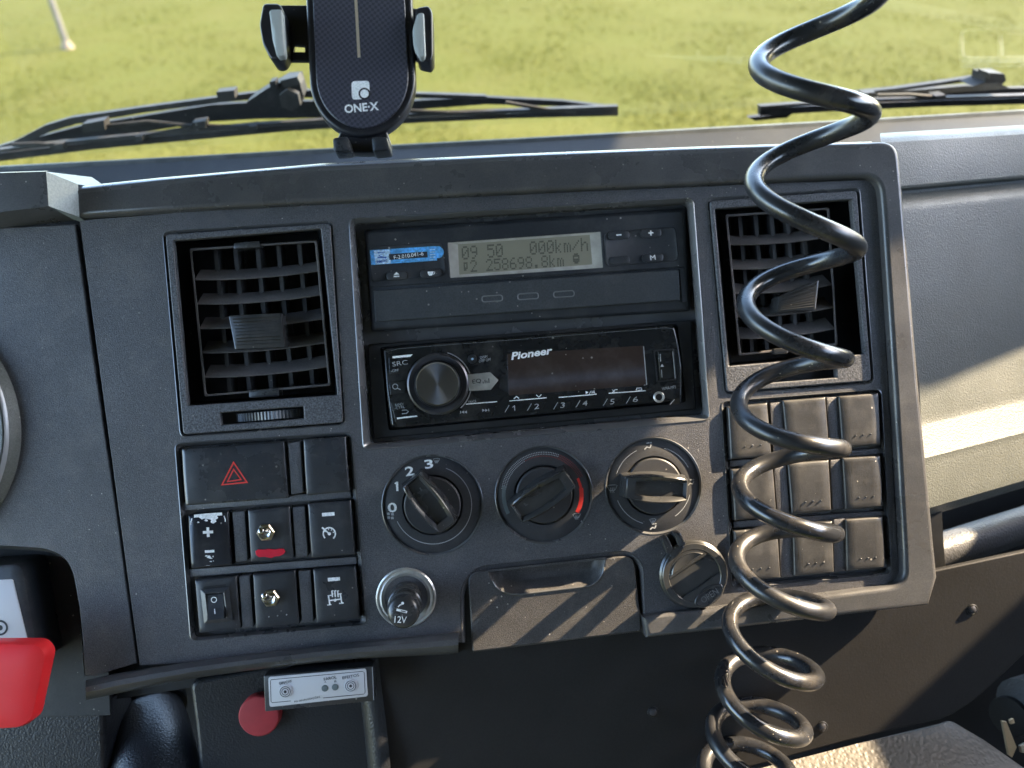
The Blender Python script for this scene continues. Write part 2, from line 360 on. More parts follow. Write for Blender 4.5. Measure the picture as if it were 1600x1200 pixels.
def poly(px, w):
    me = bpy.data.meshes.new('mesh'); V = [tuple(U(x, y, w)) for x, y in px]; me.from_pydata(V, [], [tuple(range(len(V)))]); me.update(); return me
def polyP(pts):
    me = bpy.data.meshes.new('mesh'); me.from_pydata([tuple(p) for p in pts], [], [tuple(range(len(pts)))]); me.update(); return me
def text(body, cpx, wpx, hpx, w, rot=0.0, shear=0.0, bold=0.0, lift=0.12, ext=0.0):
    """lettering of the given pixel width and height centred at a pixel, flat on height w"""
    cu = bpy.data.curves.new('t', 'FONT'); cu.body = body; cu.size = 1; cu.offset = bold; cu.shear = shear; cu.extrude = 0.0; cu.resolution_u = 3
    ob = bpy.data.objects.new('t', cu); me = bpy.data.meshes.new_from_object(ob)
    bpy.data.objects.remove(ob); bpy.data.curves.remove(cu); me.materials.clear()
    xs = [v.co.x for v in me.vertices]; ys = [v.co.y for v in me.vertices]
    sx = wpx * PX * (DIST - w) / DIST / (max(xs) - min(xs)); sy = hpx * PX * (DIST - w) / DIST / (max(ys) - min(ys))
    mx = (max(xs) + min(xs)) / 2; my = (max(ys) + min(ys)) / 2; c = U(*cpx, w)
    me.transform(Matrix.Translation((c.x, c.y, w + lift)) @ Matrix.Rotation(R(rot), 4, 'Z') @ Matrix.Diagonal((sx, sy, 1, 1)) @ Matrix.Translation((-mx, -my, 0)))
    return me
def box(c, sx, sy, sz, rot=0.0):
    V = [Vector((x * sx / 2, y * sy / 2, z * sz / 2)) for x in (-1, 1) for y in (-1, 1) for z in (-1, 1)]
    M = Matrix.Rotation(rot, 3, 'Z'); V = [M @ v + Vector(c) for v in V]
    return mk(V, [(0, 1, 3, 2), (4, 6, 7, 5), (0, 4, 5, 1), (2, 3, 7, 6), (0, 2, 6, 4), (1, 5, 7, 3)])
def prism(pts, vec, smooth=30):
    n = len(pts); V = [Vector(p) for p in pts] + [Vector(p) + Vector(vec) for p in pts]
    Fc = [tuple(range(n)), tuple(range(n, 2 * n))[::-1]] + [(i, (i + 1) % n, n + (i + 1) % n, n + i) for i in range(n)]
    return mk(V, Fc, smooth)

# ------------------------------------------------------------------ object helpers
def setp(o, label=None, cat=None, group=None, kind=None):
    if label: o['label'] = label
    if cat: o['category'] = cat
    if group: o['group'] = group
    if kind: o['kind'] = kind
    return o
class Thing:
    """a thing: an Empty at its base that carries its parts (or one mesh when built with single=)"""
    def __init__(s, name, origin, label=None, cat=None, group=None, kind=None):
        s.o = Vector(origin); s.e = bpy.data.objects.new(name, None); COL.objects.link(s.e)
        s.e.empty_display_size = 0.01; s.e.matrix_world = P @ Matrix.Translation(s.o * .001)
        setp(s.e, label, cat, group, kind)
    def part(s, name, me, m, parent=None, label=None, kind=None):
        me.transform(Matrix.Scale(0.001, 4) @ Matrix.Translation(-s.o)); me.name = name
        me.materials.clear(); me.materials.append(MATS[m])
        ob = bpy.data.objects.new(name, me); COL.objects.link(ob); ob.parent = parent or s.e
        if label: ob['label'] = label
        if kind: ob['kind'] = kind
        return ob
    def share(s, name, me, m, du=(0, 0, 0), parent=None):
        """another copy of an already finished part mesh, shifted by du mm"""
        ob = bpy.data.objects.new(name, me); COL.objects.link(ob); ob.parent = parent or s.e
        ob.location = Vector(du) * .001; return ob
def single(name, me, m, origin, label=None, cat=None, group=None, kind=None):
    o = Vector(origin); me.transform(Matrix.Scale(0.001, 4) @ Matrix.Translation(-o)); me.materials.clear(); me.materials.append(MATS[m]); me.name = name
    ob = bpy.data.objects.new(name, me); COL.objects.link(ob); ob.matrix_world = P @ Matrix.Translation(o * .001)
    return setp(ob, label, cat, group, kind)

# ================================================================== SETTING: meadow, cab shell, windscreen
def worldobj(name, me, m, **kw):
    me.materials.clear(); me.materials.append(MATS[m]); ob = bpy.data.objects.new(name, me); COL.objects.link(ob); return setp(ob, **kw)
def build_meadow():
    n = 60; V = []; Fc = []
    xs = [-600, -200, -90] + [(-45 + 90 * i / n) for i in range(n + 1)] + [90, 200, 600]
    ys = [-60, -20, 0] + [3 + 60 * (j / n) ** 1.3 for j in range(n + 1)] + [90, 200, 900]
    for y in ys:
        for x in xs:
            z = 0.03 * math.sin(x * .8 + 1) * math.sin(y * .6) + 0.006 * math.sin(x * 2.1 + y * 1.3)
            V.append((x, y, z if abs(x) < 46 and 0 < y < 64 else 0.0))
    k = len(xs)
    for j in range(len(ys) - 1):
        for i in range(k - 1): Fc.append((j * k + i, j * k + i + 1, (j + 1) * k + i + 1, (j + 1) * k + i))
    me = bpy.data.meshes.new('ground'); me.from_pydata(V, [], Fc); me.update(); me.shade_smooth()
    worldobj('ground', me, 'meadow', label='mown yellow green meadow beyond the windscreen', cat='ground', kind='structure')
    N = 170000
    r_ = 4.8 + 32 * np.random.rand(N) ** 1.7; a = R(-48) + R(96) * np.random.rand(N)
    x = r_ * np.sin(a); y = r_ * np.cos(a)
    # tufts: pull blades towards random centres
    z0 = 0.03 * np.sin(x * .8 + 1) * np.sin(y * .6) + 0.006 * np.sin(x * 2.1 + y * 1.3) - 0.004
    h = (0.012 + 0.024 * np.random.rand(N)) * (0.85 + 0.3 * np.sin(x * 3.1 + 2 * np.sin(y * 1.7)) * np.sin(y * 2.7 + np.sin(x * 2.3)))
    wd = 0.006 + 0.008 * np.random.rand(N); th = np.random.rand(N) * 6.283; lean = (np.random.rand(N, 2) - .5) * 0.07
    co = np.empty((N, 3, 3), np.float32)
    co[:, 0, 0] = x - wd * np.cos(th); co[:, 0, 1] = y - wd * np.sin(th); co[:, 0, 2] = z0
    co[:, 1, 0] = x + wd * np.cos(th); co[:, 1, 1] = y + wd * np.sin(th); co[:, 1, 2] = z0
    co[:, 2, 0] = x + lean[:, 0]; co[:, 2, 1] = y + lean[:, 1]; co[:, 2, 2] = z0 + h
    me = bpy.data.meshes.new('grass'); me.vertices.add(N * 3); me.vertices.foreach_set('co', co.reshape(-1))
    me.loops.add(N * 3); me.loops.foreach_set('vertex_index', np.arange(N * 3, dtype=np.int32))
    me.polygons.add(N); me.polygons.foreach_set('loop_start', np.arange(0, N * 3, 3, dtype=np.int32)); me.update(); me.validate()
    worldobj('grass', me, 'blade', label='short sunlit grass blades on the meadow', cat='grass', kind='stuff')
build_meadow()

SUN_R = SUN_W / SUN_W.x
XD = 0.90
def to_door(p):                                # where the sun ray through a panel point crosses the passenger door
    q = P @ (Vector(p) * .001); return q + SUN_R * (XD - q.x)
_vp = CM.transposed() @ Vector((3150, -535, 1200)); GDIR = Vector((_vp.x, -_vp.y, -_vp.z)).normalized()   # run of the glove box
def on_glove(x, y):
    n_ = GDIR.cross(Vector((0, 1, 0))); d_ = ray(x, y); return CAM + d_ * ((U(1432, 600, -31) - CAM).dot(n_) / d_.dot(n_))
Z_TOP = to_door(U(690, 900, 0)).z
Z_SILL = (to_door(U(1400, 1000, -20)).z + to_door(U(1445, 1130, -30)).z) / 2 - 0.008
def wbox(x0, x1, y0, y1, z0, z1):
    V = [(x, y, z) for x in (x0, x1) for y in (y0, y1) for z in (z0, z1)]
    return mk(V, [(0, 1, 3, 2), (4, 6, 7, 5), (0, 4, 5, 1), (2, 3, 7, 6), (0, 2, 6, 4), (1, 5, 7, 3)], 0)
def build_cab():
    zr = Z_TOP + 0.05
    worldobj('cab_roof', wbox(-1.05, XD + .05, -0.9, 0.50, zr, zr + .06), 'headliner', label='cab roof lining overhead', cat='roof', kind='structure')  # front edge lengthened past the windscreen to keep sun off the dash top
    d = bpy.data.objects.new('passenger_door', None); COL.objects.link(d); d.location = (XD, 0, 0); setp(d, 'passenger door of the cab with its window opening', 'door', kind='structure')
    for nm, b in (('door_panel', (0, .05, -0.9, .33, .9, Z_SILL)), ('window_header', (0, .05, -0.9, .28, Z_TOP, zr - .002)), ('rear_pillar', (0.002, .048, -.898, -.7, Z_SILL + .002, Z_TOP - .002))):
        me = wbox(*b); me.materials.append(MATS['headliner']); o = bpy.data.objects.new(nm, me); COL.objects.link(o); o.parent = d
    # unseen pillar: its bulge at half height is made up to shape the shadow
    ga, gb, fr, tb = to_door(on_glove(1415, 562)), to_door(on_glove(1590, 492)), to_door(U(1415, 352, 5)), to_door(U(1245, 440, 1.6))
    k_ = (gb.y - ga.y) / (gb.z - ga.z); yf = max(fr.y, tb.y) + .003
    pl = [(gb.y + k_ * (Z_SILL - gb.z), Z_SILL + .002), (gb.y, gb.z), (ga.y, ga.z), (ga.y, ga.z + .05), (yf, ga.z + .07), (yf, Z_TOP - .002), (.265, Z_TOP - .002), (.272, Z_SILL + .002)]
    me = prism([Vector((.002, y, z)) for y, z in pl], (.046, 0, 0)); me.materials.append(MATS['headliner']); o = bpy.data.objects.new('front_pillar', me); COL.objects.link(o)
    o.parent = bpy.data.objects['passenger_door']
    worldobj('cab_rear_wall', wbox(-1.05, XD + .05, -.96, -.902, 1.16, zr - .002), 'headliner', label='rear wall of the cab behind the seats', cat='wall', kind='structure')
    worldobj('cab_floor', wbox(-1.0, XD, -0.6, 0.5, 1.16, 1.20), 'footwell', label='dark cab floor below the dashboard', cat='floor', kind='structure')
build_cab()

# ---- windscreen pane, cowl and dash top
YG = 0.335
def topline(x):   # photo height of the near edge of the glass
    return np.interp(x, [-200, 0, 250, 500, 800, 1000, 1200, 1400, 1600, 1800, 2600], [270, 259, 246, 232, 216, 205, 194, 183, 171, 160, 116])
def hoodline(x):
    return np.interp(x, [-200, 0, 117, 250, 500, 800, 1100, 1385, 1600, 1800, 2600], [300, 292, 292, 278, 256, 241, 229, 221, 205, 190, 132])
def build_glass():
    V = []; zs = [1.955, 2.75]
    for x in (-1.1, 1.15):
        for z in zs: V.append(W2P((x, YG - (z - 1.95) * 0.12, z)))
    single('windscreen', mk(V, [(0, 1, 3, 2)], 0), 'glass', W2P((0, YG, 1.955)), 'clear slightly dusty windscreen pane in front of the meadow', 'windscreen')
    xs = list(range(-200, 2601, 100))
    near = [U(x, hoodline(x) + 22, -6 if x < 1390 else -56 - (x - 1400) * .2) for x in xs]; far = [atY(x, topline(x) + 8, 0.300) for x in xs]
    mid = [atY(x, hoodline(x) + (26 if x < 1390 else 12), 0.262) for x in xs]
    single('dash_top', loft([near, mid, far], closed=False), 'dashtop', near[9], 'dusty dark dashboard top between hood and windscreen', 'dashboard', kind='structure')
    a = [atY(x, topline(x) + 8.5, 0.301) for x in xs]; b = [atY(x, topline(x) + 1.5, 0.303) for x in xs]; c = [atY(x, topline(x) + 0, 0.308) for x in xs]
    d = [atY(x, topline(x) + 4, 0.329) for x in xs]
    single('windscreen_seal', loft([a, b, c, d], closed=False), 'seal', a[9], 'pale weathered rubber seal along the windscreen base', 'seal')
build_glass()
def build_defroster():
    # two flat outlets on the dash top near the glass; the windscreen mirrors their sunlit rims
    def vent(q, bars, m, lab, rimw):
        q = [Vector((x, y, 1.950)) for x, y in q]
        c = sum(q, Vector()) / 4
        def ring(f, z): return [W2P(p + (c - p).normalized() * f + Vector((0, 0, z))) for p in rnd(q, .012, 5)]
        t = Thing('defroster_vent', W2P(c), lab, 'air vent', 'defroster vents on the dash top')
        t.part('rim', loft([ring(0, -.006), ring(0, 0), ring(rimw, 0), ring(rimw, -.012)], smooth=20), m)
        t.part('outlet', loft([ring(rimw, -.004), ring(rimw, -.010)], cap1=True), 'black')
        for f in bars:
            a, b = q[0].lerp(q[1], f), q[3].lerp(q[2], f); d = (q[1] - q[0]).normalized() * .002
            t.part('bar', mk([W2P(p) for p in (a - d, a + d, b + d, b - d, a - d - Vector((0, 0, .006)), a + d - Vector((0, 0, .006)), b + d - Vector((0, 0, .006)), b - d - Vector((0, 0, .006)))], [(0, 1, 2, 3), (0, 4, 5, 1), (2, 6, 7, 3), (1, 5, 6, 2), (0, 3, 7, 4)], 0), m)
    vent([(.519, .199), (.600, .200), (.563, .269), (.491, .261)], [.55], 'plate', 'pale rimmed defroster vent beyond the glove box, mirrored in the windscreen', .004)
    vent([(.150, .150), (.313, .172), (.293, .228), (.140, .205)], [.2, .4, .6, .8], 'pad', 'slim barred defroster vent in the channel behind the console hood', .0015)
build_defroster()

# ---- post in the meadow
def build_post():
    b = P @ (atZ(107, 77, 0.0) * .001); t = Thing('post', W2P(b), 'slim pale post standing in the meadow', 'post')
    ax = P.inverted().to_3x3() @ Vector((0, 0, 1))
    o = W2P(b); t.part('shaft', tube([o - ax * 60, o + ax * 1500, o + ax * 3200], [44, 41, 37], 14), 'post')
    t.part('foot', tube([o - ax * 20, o + ax * 50, o + ax * 110], [95, 82, 52], 14), 'clay', label='clay coloured foot of the post')
build_post()

# ================================================================== CENTRE CONSOLE
con = Thing('center_console', U(800, 990, -6), 'black plastic center console of a truck dashboard with vents, radio and switches', 'dashboard')
L_VENT_O = [(253, 361), (521, 344), (541, 665), (281, 684)]
L_VENT_I = [(258, 366), (516, 350), (536, 661), (286, 679)]
R_VENT_O = [(1104, 309), (1344, 292), (1367, 600), (1131, 618)]
R_VENT_I = [(1110, 315), (1338, 298), (1361, 596), (1136, 613)]
DIN_O = [(544, 341), (1084, 308), (1110, 657), (567, 704)]
DIN_I = [(552, 349), (1076, 316), (1101, 649), (577, 695)]
LSW_O = [(272, 692), (550, 674), (574, 977), (297, 1003)]
LSW_I = [(280, 698), (545, 680), (566, 972), (305, 995)]
RSW_O = [(1126, 626), (1378, 607), (1394, 898), (1143, 921)]
RSW_I = [(1133, 630), (1376, 611), (1387, 892), (1148, 914)]
DIALS = [((676, 789), 79), ((850, 773), 77), ((1021.5, 759), 77)]
def notch_px():
    return [(722, 1004), (719, 918), (742, 886), (982, 860), (1005, 880), (1008, 966)]
def build_console():
    # fascia sheet with its openings
    out = [U(x, y) for x, y in [(124, 344), (300, 330), (600, 314), (900, 299), (1200, 286), (1342, 281)]]
    out += rnd([U(1310, 283), U(1366, 279), U(1372, 330)], [0, 9, 0], 6)[1:-1]
    out += [U(1372, 330), U(1388, 600), U(1404, 880)]
    out += rnd([U(1404, 880), U(1407, 920), U(1360, 927)], [0, 7, 0], 6)[1:-1]
    out += [U(1360, 927), U(1180, 948), U(1008, 966)]
    nt_ = rnd([U(x, y) for x, y in notch_px()], [0, 10, 9, 9, 9, 0], 6)
    out += nt_[::-1]
    out += [U(x, y) for x, y in [(640, 1004), (500, 1012), (380, 1025), (300, 1036), (218, 1040)]]
    holes = [RR(inset(DIN_O, 1), 0, 4), RR(inset(L_VENT_O, 1), 0, 4), RR(inset(R_VENT_O, 1), 0, 4), RR(inset(LSW_O, 1), 0, 4), RR(inset(RSW_O, 1), 0, 4)]
    for c, r_ in DIALS: holes.append(circ(U(*c), r_ * PX - .2, 0, 64))
    con.part('fascia', plate(out, -5, 0, 0.5, holes), 'fascia')
    # backing that closes the gaps
    bk = [U(x, y, -9) for x, y in [(112, 352), (1372, 285), (1395, 300), (1436, 600), (1450, 900), (1440, 925), (1010, 975), (1000, 955), (985, 880), (745, 905), (735, 1000), (215, 1040)]]
    con.part('backing_plate', plate(bk, -11, -8.5, .2, [RR(inset(q, -4), 0, 3) for q in (DIN_O, L_VENT_O, R_VENT_O)]), 'black')
    sh = [U(x, y, -46) for x, y in [(-260, 330), (110, 318), (1380, 262), (1440, 300), (1480, 930), (1000, 985), (720, 1010), (200, 1090), (-260, 1150)]]
    con.part('inner_shell', plate(sh, -50, -46, .2), 'black')
    # recesses: lip and walls lofted inwards
    con.part('radio_recess', loft([RR(DIN_O, .25, 4), RR(inset(DIN_O, 1.2), .5, 4), RR(DIN_I, -2.6, 3.2), RR(inset(DIN_I, 2), -5, 3), RR(inset(DIN_I, 4), -16, 3)], cap1=True), 'lip')
    for nm, q, qi in (('switch_well', LSW_O, LSW_I), ('switch_well', RSW_O, RSW_I)):
        con.part(nm, loft([RR(q, .2, 4), RR(inset(q, 1.2), .35, 4), RR(inset(qi, 0), -2.5, 2.6), RR(inset(qi, 1), -6, 2.4)], cap1=True), 'lip')
    for nm, q, qi in (('vent_recess', L_VENT_O, L_VENT_I), ('vent_recess', R_VENT_O, R_VENT_I)):
        con.part(nm, loft([RR(q, .2, 4), RR(inset(q, 1), .35, 4), RR(qi, -1.8, 3), RR(inset(qi, .5), -4.5, 3)], cap1=False), 'lip')
    for c, r_ in DIALS:
        o = U(*c); rr = r_ * PX
        con.part('dial_recess', lathe(o, [(rr, .15), (rr - .3, .3), (rr - 1.2, -1.2), (rr - 1.6, -1.6)], 72, cap=False), 'lip')
    # drawer opening: slanted walls round the notch
    n0 = rnd([U(x, y, .2) for x, y in notch_px()], [0, 10, 9, 9, 9, 0], 6)
    n1 = rnd([U(x, y, -2) for x, y in [(727, 1004), (725, 922), (746, 893), (979, 867), (999, 885), (1003, 966)]], [0, 9, 8, 8, 8, 0], 6)
    n2 = [Vector((p.x, p.y, -14)) for p in n1]
    con.part('drawer_recess', loft([n0, n1, n2], closed=False), 'fascia')
    bk = [(729, 1006), (727, 930), (748, 897), (977, 871), (997, 890), (1001, 968)]
    con.part('drawer_cavity', plate([U(x, y, -12) for x, y in bk], -14, -12.4, .2), 'black')
    # raised surround: hood on top, right side and lower right
    def ptsU(px, w): return [U(x, y, w) for x, y in px]
    w1 = 6.0
    o_ = ptsU([(117, 293), (250, 278), (380, 266), (500, 256), (800, 241), (1100, 229), (1360, 221)], w1)
    o_ += rnd(ptsU([(1340, 222), (1404, 219), (1411, 290)], w1), [0, 11, 0], 6)[1:-1]
    o_ += ptsU([(1411, 290), (1437, 600), (1466, 902), (1453, 946), (1240, 972), (1010, 998), (1004, 964)], w1)
    i_ = ptsU([(1100, 954), (1180, 943), (1365, 920)], w1)
    i_ += rnd(ptsU([(1365, 920), (1414, 913), (1412, 860)], w1), [0, 9, 0], 6)[1:-1]
    i_ += ptsU([(1412, 860), (1397, 600), (1380, 335)], w1)
    i_ += rnd(ptsU([(1380, 335), (1375, 275), (1310, 277)], w1), [0, 11, 0], 6)[1:-1]
    i_ += ptsU([(1310, 277), (1200, 282), (900, 295), (600, 311), (300, 327), (119, 339)], w1)
    con.part('surround_frame', plate(o_ + i_, -14, w1, 3.0, res=4), 'frame')
    hx = [117, 160, 250, 380, 500, 650, 800, 950, 1100, 1250, 1362]
    lip = [(15, 5.7), (8, 6.25), (3.5, 5.2), (.6, 2.6), (-.6, -1), (-.2, -6), (2, -13)]
    con.part('hood_lip', loft([[U(x, hoodline(x) + dy, w_) for x in hx] for dy, w_ in lip], closed=False, smooth=80), 'lip')
    # lower rim, a rolled lip
    xs = [134, 180, 240, 300, 380, 470, 560, 640, 700, 716]
    tp = np.interp(xs, [134, 200, 300, 400, 560, 700, 716], [1063, 1048, 1034, 1021, 1003, 989, 987])
    bt = np.interp(xs, [134, 200, 300, 400, 560, 700, 716], [1094, 1080, 1060, 1046, 1029, 1022, 1020])
    prof = [(0.0, -1, -6), (0.0, -1, 1.5), (0.10, 0, 6), (0.35, 0, 9.5), (0.62, 0, 10.2), (0.85, 0, 8), (0.97, 0, 3), (1.0, 0, -4), (1.0, 0, -30)]
    rings = []
    for f, _, w_ in prof:
        rings.append([U(x, t + (b - t) * f, w_) for x, t, b in zip(xs, tp, bt)])
    me = loft(rings, closed=False, smooth=50)
    e0 = polyP([r_[0] for r_ in rings]); e1 = polyP([r_[-1] for r_ in rings])
    con.part('lower_rim', join(me, e0, e1, smooth=40), 'frame')
    # rails and dividers in the switch wells
    for q in ([(282, 786), (548, 767), (549, 777), (283, 798)], [(294, 890), (557, 870), (558, 881), (295, 901)]):
        con.part('rail', solid(q, -6, -1.6, .5, .5), 'fascia')
    for q in ([(1140, 720), (1380, 700), (1381, 708), (1141, 729)], [(1146, 815), (1384, 798), (1385, 805), (1147, 825)]):
        con.part('rail', solid(q, -6, -2.2, .5, .5), 'fascia')
    dv = [[(450, 692), (469, 690), (474, 770), (455, 773)],
          [(363, 800), (382, 798), (387, 876), (368, 879)], [(457, 793), (476, 791), (481, 869), (462, 872)],
          [(373, 901), (390, 899), (396, 980), (379, 983)], [(466, 893), (485, 891), (490, 971), (472, 974)],
          [(1203, 630), (1222, 628), (1228, 708), (1209, 711)], [(1291, 621), (1309, 620), (1314, 698), (1296, 700)],
          [(1209, 728), (1229, 726), (1234, 803), (1215, 806)], [(1297, 719), (1316, 717), (1320, 794), (1301, 797)],
          [(1217, 823), (1237, 820), (1240, 901), (1220, 903)], [(1302, 811), (1320, 809), (1322, 892), (1303, 894)]]
    for q in dv: con.part('divider', solid(q, -6, 0.8, .8, .7, dome=.3), 'fascia')
build_console()

# ================================================================== LEFT INSTRUMENT PANEL
def build_left():
    t = Thing('driver_dashboard', U(60, 1040, -8), 'dark speckled driver side dashboard left of the vertical seam', 'dashboard')
    out = [U(x, y, -1) for x, y in [(-160, 362), (0, 356), (117, 350), (146, 560), (182, 800), (214, 1036), (150, 1056), (132, 1056), (129, 1000), (124, 950)]]
    out += rnd([U(124, 950, -1), U(108, 862, -1), U(-20, 848, -1)], [0, 26, 0], 8)[1:-1] + [U(-160, 842, -1)]
    c = U(-194, 678, 0)
    t.part('face', plate(out, -6, -1, .6, ()), 'fascia')
    prof = [(82, -1.5), (80.5, 1.5), (78.5, 5), (75.5, 7), (72, 6.6), (69, 2), (68, -4), (67.5, -4.2)]
    t.part('gauge_bezel', loft([circ(c, r_, w_, 90) for r_, w_ in prof]), 'glove')
    t.part('bezel_trim', loft([circ(c, r_, w_, 90) for r_, w_ in [(78.6, 5.2), (77.8, 6.6), (76.8, 7.1)]]), 'silver', label='thin bright ring on the gauge bezel')
    t.part('gauge_glass', lathe(c, [(68.5, -2.5), (40, -2.2), (0.01, -2)], 60), 'silver')
    # recess below with the stalk housing
    r0 = [U(124, 1056, -1), U(124, 950, -1)] + rnd([U(124, 950, -1), U(108, 862, -1), U(-20, 848, -1)], [0, 26, 0], 8)[1:-1] + [U(-160, 842, -1)]
    r0[0] = U(132, 1056, -1)
    r1 = [Vector((p.x - 3, p.y - 3, -9)) for p in r0]; r2 = [Vector((p.x - 5, p.y - 5, -34)) for p in r0]
    t.part('column_recess', loft([r0, r1, r2], closed=False, smooth=50), 'frame')
    t.part('recess_floor', plate([U(x, y, -30) for x, y in [(-200, 830), (160, 830), (170, 1120), (-200, 1130)]], -36, -32, .3), 'recess')
    # hood over the instruments, stepping back to the console hood
    h = Thing('instrument_hood', U(30, 350, 0), 'blue grey hood edge over the instruments ending in a pale facet', 'hood')
    w2 = 24
    f = [[U(-160, 275, w2), U(72, 268, w2), U(76, 322, w2), U(-160, 352, w2)]]
    A, B, C_, D = f[0]; E1 = U(122, 288, 5.8); E2 = U(124, 339, 5.8)
    back = Vector((0, 11, -52))
    h.part('front_band', loft([[A + back, B + back], [A + Vector((0, 1.2, -2.5)), B + Vector((0, 1.2, -2.5))], [A, B], [D, C_], [D + Vector((0, -2, -28)), C_ + Vector((0, -2, -28))]], closed=False, smooth=60), 'frame')
    h.part('end_facet', loft([[B + back, E1 + Vector((0, 7, -38))], [B, E1], [C_, E2], [C_ + Vector((0, -2, -26)), E2 + Vector((0, -2, -14))]], closed=False, smooth=25), 'facet', label='end facet of the hood, painted paler for sky light')
    # stalk housing with silver plaque
    s = Thing('switch_housing', U(10, 1050, -30), 'black switch housing with silver plaque below the gauge', 'switch housing')
    s.part('housing', solid([(-120, 890), (34, 880), (62, 1040), (-120, 1050)], -32, -6, 6, 3), 'switch')
    s.part('plaque', solid([(-110, 912), (20, 905), (44, 1004), (-110, 1012)], -6.4, -5.6, 1.2, .2), 'plate')
    c = U(0, 981, -5.4)
    s.part('ring_mark', loft([circ(c, 4.6, -5.4, 30), circ(c, 3.4, -5.4, 30)]), 'print_dark')
    s.part('dot_mark', polyP(circ(c, 1.6, -5.4, 20)), 'print_dark')
    # red handle
    k = Thing('brake_lever', U(0, 1140, 0), 'bright red plastic lever handle at the lower left edge', 'handle')
    px = [(-90, 1006), (58, 1006), (72, 1022), (49, 1128), (30, 1140), (-90, 1146)]
    k.part('grip', solid(px, 24, 34, 3.5, 3.2, dome=0.8), 'red')
    k.part('stem', tube([U(-40, 1075, 26), U(-60, 1065, -32)], 7, 14), 'black')
build_left()

# ================================================================== AIR VENTS
def lerp4(q, a, b):
    """bilinear pixel point in a quad TL,TR,BR,BL"""
    (x0, y0), (x1, y1), (x2, y2), (x3, y3) = q
    return ((x0 * (1 - a) + x1 * a) * (1 - b) + (x3 * (1 - a) + x2 * a) * b, (y0 * (1 - a) + y1 * a) * (1 - b) + (y3 * (1 - a) + y2 * a) * b)
def build_vent(outer, opening, cas, vys, fins, tab, slot, label, wheel, pads, fin_w):
    t = Thing('air_vent', U(*lerp4(outer, .5, 1), -4), label, 'air vent', 'square air vents of the console')
    # bezel with opening
    ob_ = inset(outer, 5)
    t.part('bezel', plate(RR(ob_, 1.4, 2.5), -3.5, 1.4, .7, [RR(opening, 1.4, .8), RR(slot, 1.4, .4)]), 'vent')
    t.part('duct', loft([RR(inset(opening, -1), -.5, .8), RR(inset(opening, 1), -10, .8), RR(inset(opening, 5), -38, .8)], cap1=True), 'black')
    # tilting louvre cassette
    wc = -7.0
    ci = inset(cas, 4.0)
    t.part('louvre_frame', loft([RR(inset(cas, 1), -26, 1), RR(cas, wc - 1, 1.6), RR(inset(cas, .8), wc, 1.6), RR(inset(cas, 3.0), wc, 1.4), RR(ci, wc - .8, 1.4), RR(inset(cas, 3), -26, 1)]), 'vane')
    # vertical fins at the back
    hgt = (lerp4(cas, 0, 1)[1] - lerp4(cas, 0, 0)[1])
    for f in fins:
        a = [U(*lerp4(ci, f - fin_w, 0), wc - 11), U(*lerp4(ci, f + fin_w, 0), wc - 11), U(*lerp4(ci, f + fin_w, 1), wc - 11), U(*lerp4(ci, f - fin_w, 1), wc - 11)]
        t.part('fin', prism(a, (0, 0, -13)), 'fin')
    # curved horizontal vanes, sloping up towards the back
    for b in vys:
        V = []; n = 9; rings = []
        for k in range(n):
            s = k / (n - 1); bow = 4 * s * (1 - s)
            p = U(*lerp4(ci, s, b), wc - 2.2 + 2.2 * bow * .7) + Vector((0, -1.5 * bow, 0))
            rise = 7.4
            q = [p + Vector((0, -.55, -.2)), p + Vector((0, -.2, .25)), p + Vector((0, .45, 0)), p + Vector((0, rise + .4, -11.5 - bow)), p + Vector((0, rise - .5, -11.5 - bow))]
            rings.append(q)
        t.part('vane', loft(rings, cap0=True, cap1=True, smooth=40), 'vane')
    # hinge pads
    for px in pads:
        t.part('hinge_pad', solid(px, wc - 6, wc + 1.2, 1.2, .6), 'grip')
    # tab
    tb = solid(tab, wc - 4, 1.6, .9, .7)
    tt = t.part('tab', tb, 'grip')
    for k in range(9):
        b = 0.12 + 0.76 * k / 8
        p0, p1 = U(*lerp4(tab, .07, b), 1.6), U(*lerp4(tab, .93, b), 1.6)
        t.part('ridge', tube([p0, p1], .42, 6), 'grip', parent=tt)
    # thumb wheel in the slot
    t.part('wheel_slot', loft([RR(slot, .4, .4), RR(inset(slot, .5), -9, .4)], cap1=True), 'black')
    if wheel:
        a, b = wheel; c0 = (U(*a, 0) + U(*b, 0)) / 2; half = (U(*b, 0) - U(*a, 0)).length / 2
        rad = half * 1.35; ang = math.asin(min(1, half / rad)); hh = 2.4
        cen = Vector((c0.x, c0.y, 1.2 - rad))
        n = 46; rings = [[], []]; V = []; Fc = []
        for k in range(n + 1):
            th = -ang + 2 * ang * k / n; r_ = rad + (.25 if k % 2 else -.2)
            for s in (-1, 1): V.append(cen + Vector((r_ * math.sin(th), s * hh + (r_ * math.sin(th)) * .0, r_ * math.cos(th))))
        for k in range(n): Fc.append((2 * k, 2 * k + 1, 2 * k + 3, 2 * k + 2))
        n0 = len(V); V += [cen + Vector((0, -hh, 0)), cen + Vector((0, hh, 0))]
        for k in range(n): Fc += [(2 * k, 2 * k + 2, n0), (2 * k + 1, n0 + 1, 2 * k + 3)]
        t.part('thumb_wheel', mk(V, Fc, 20), 'switch')
    return t
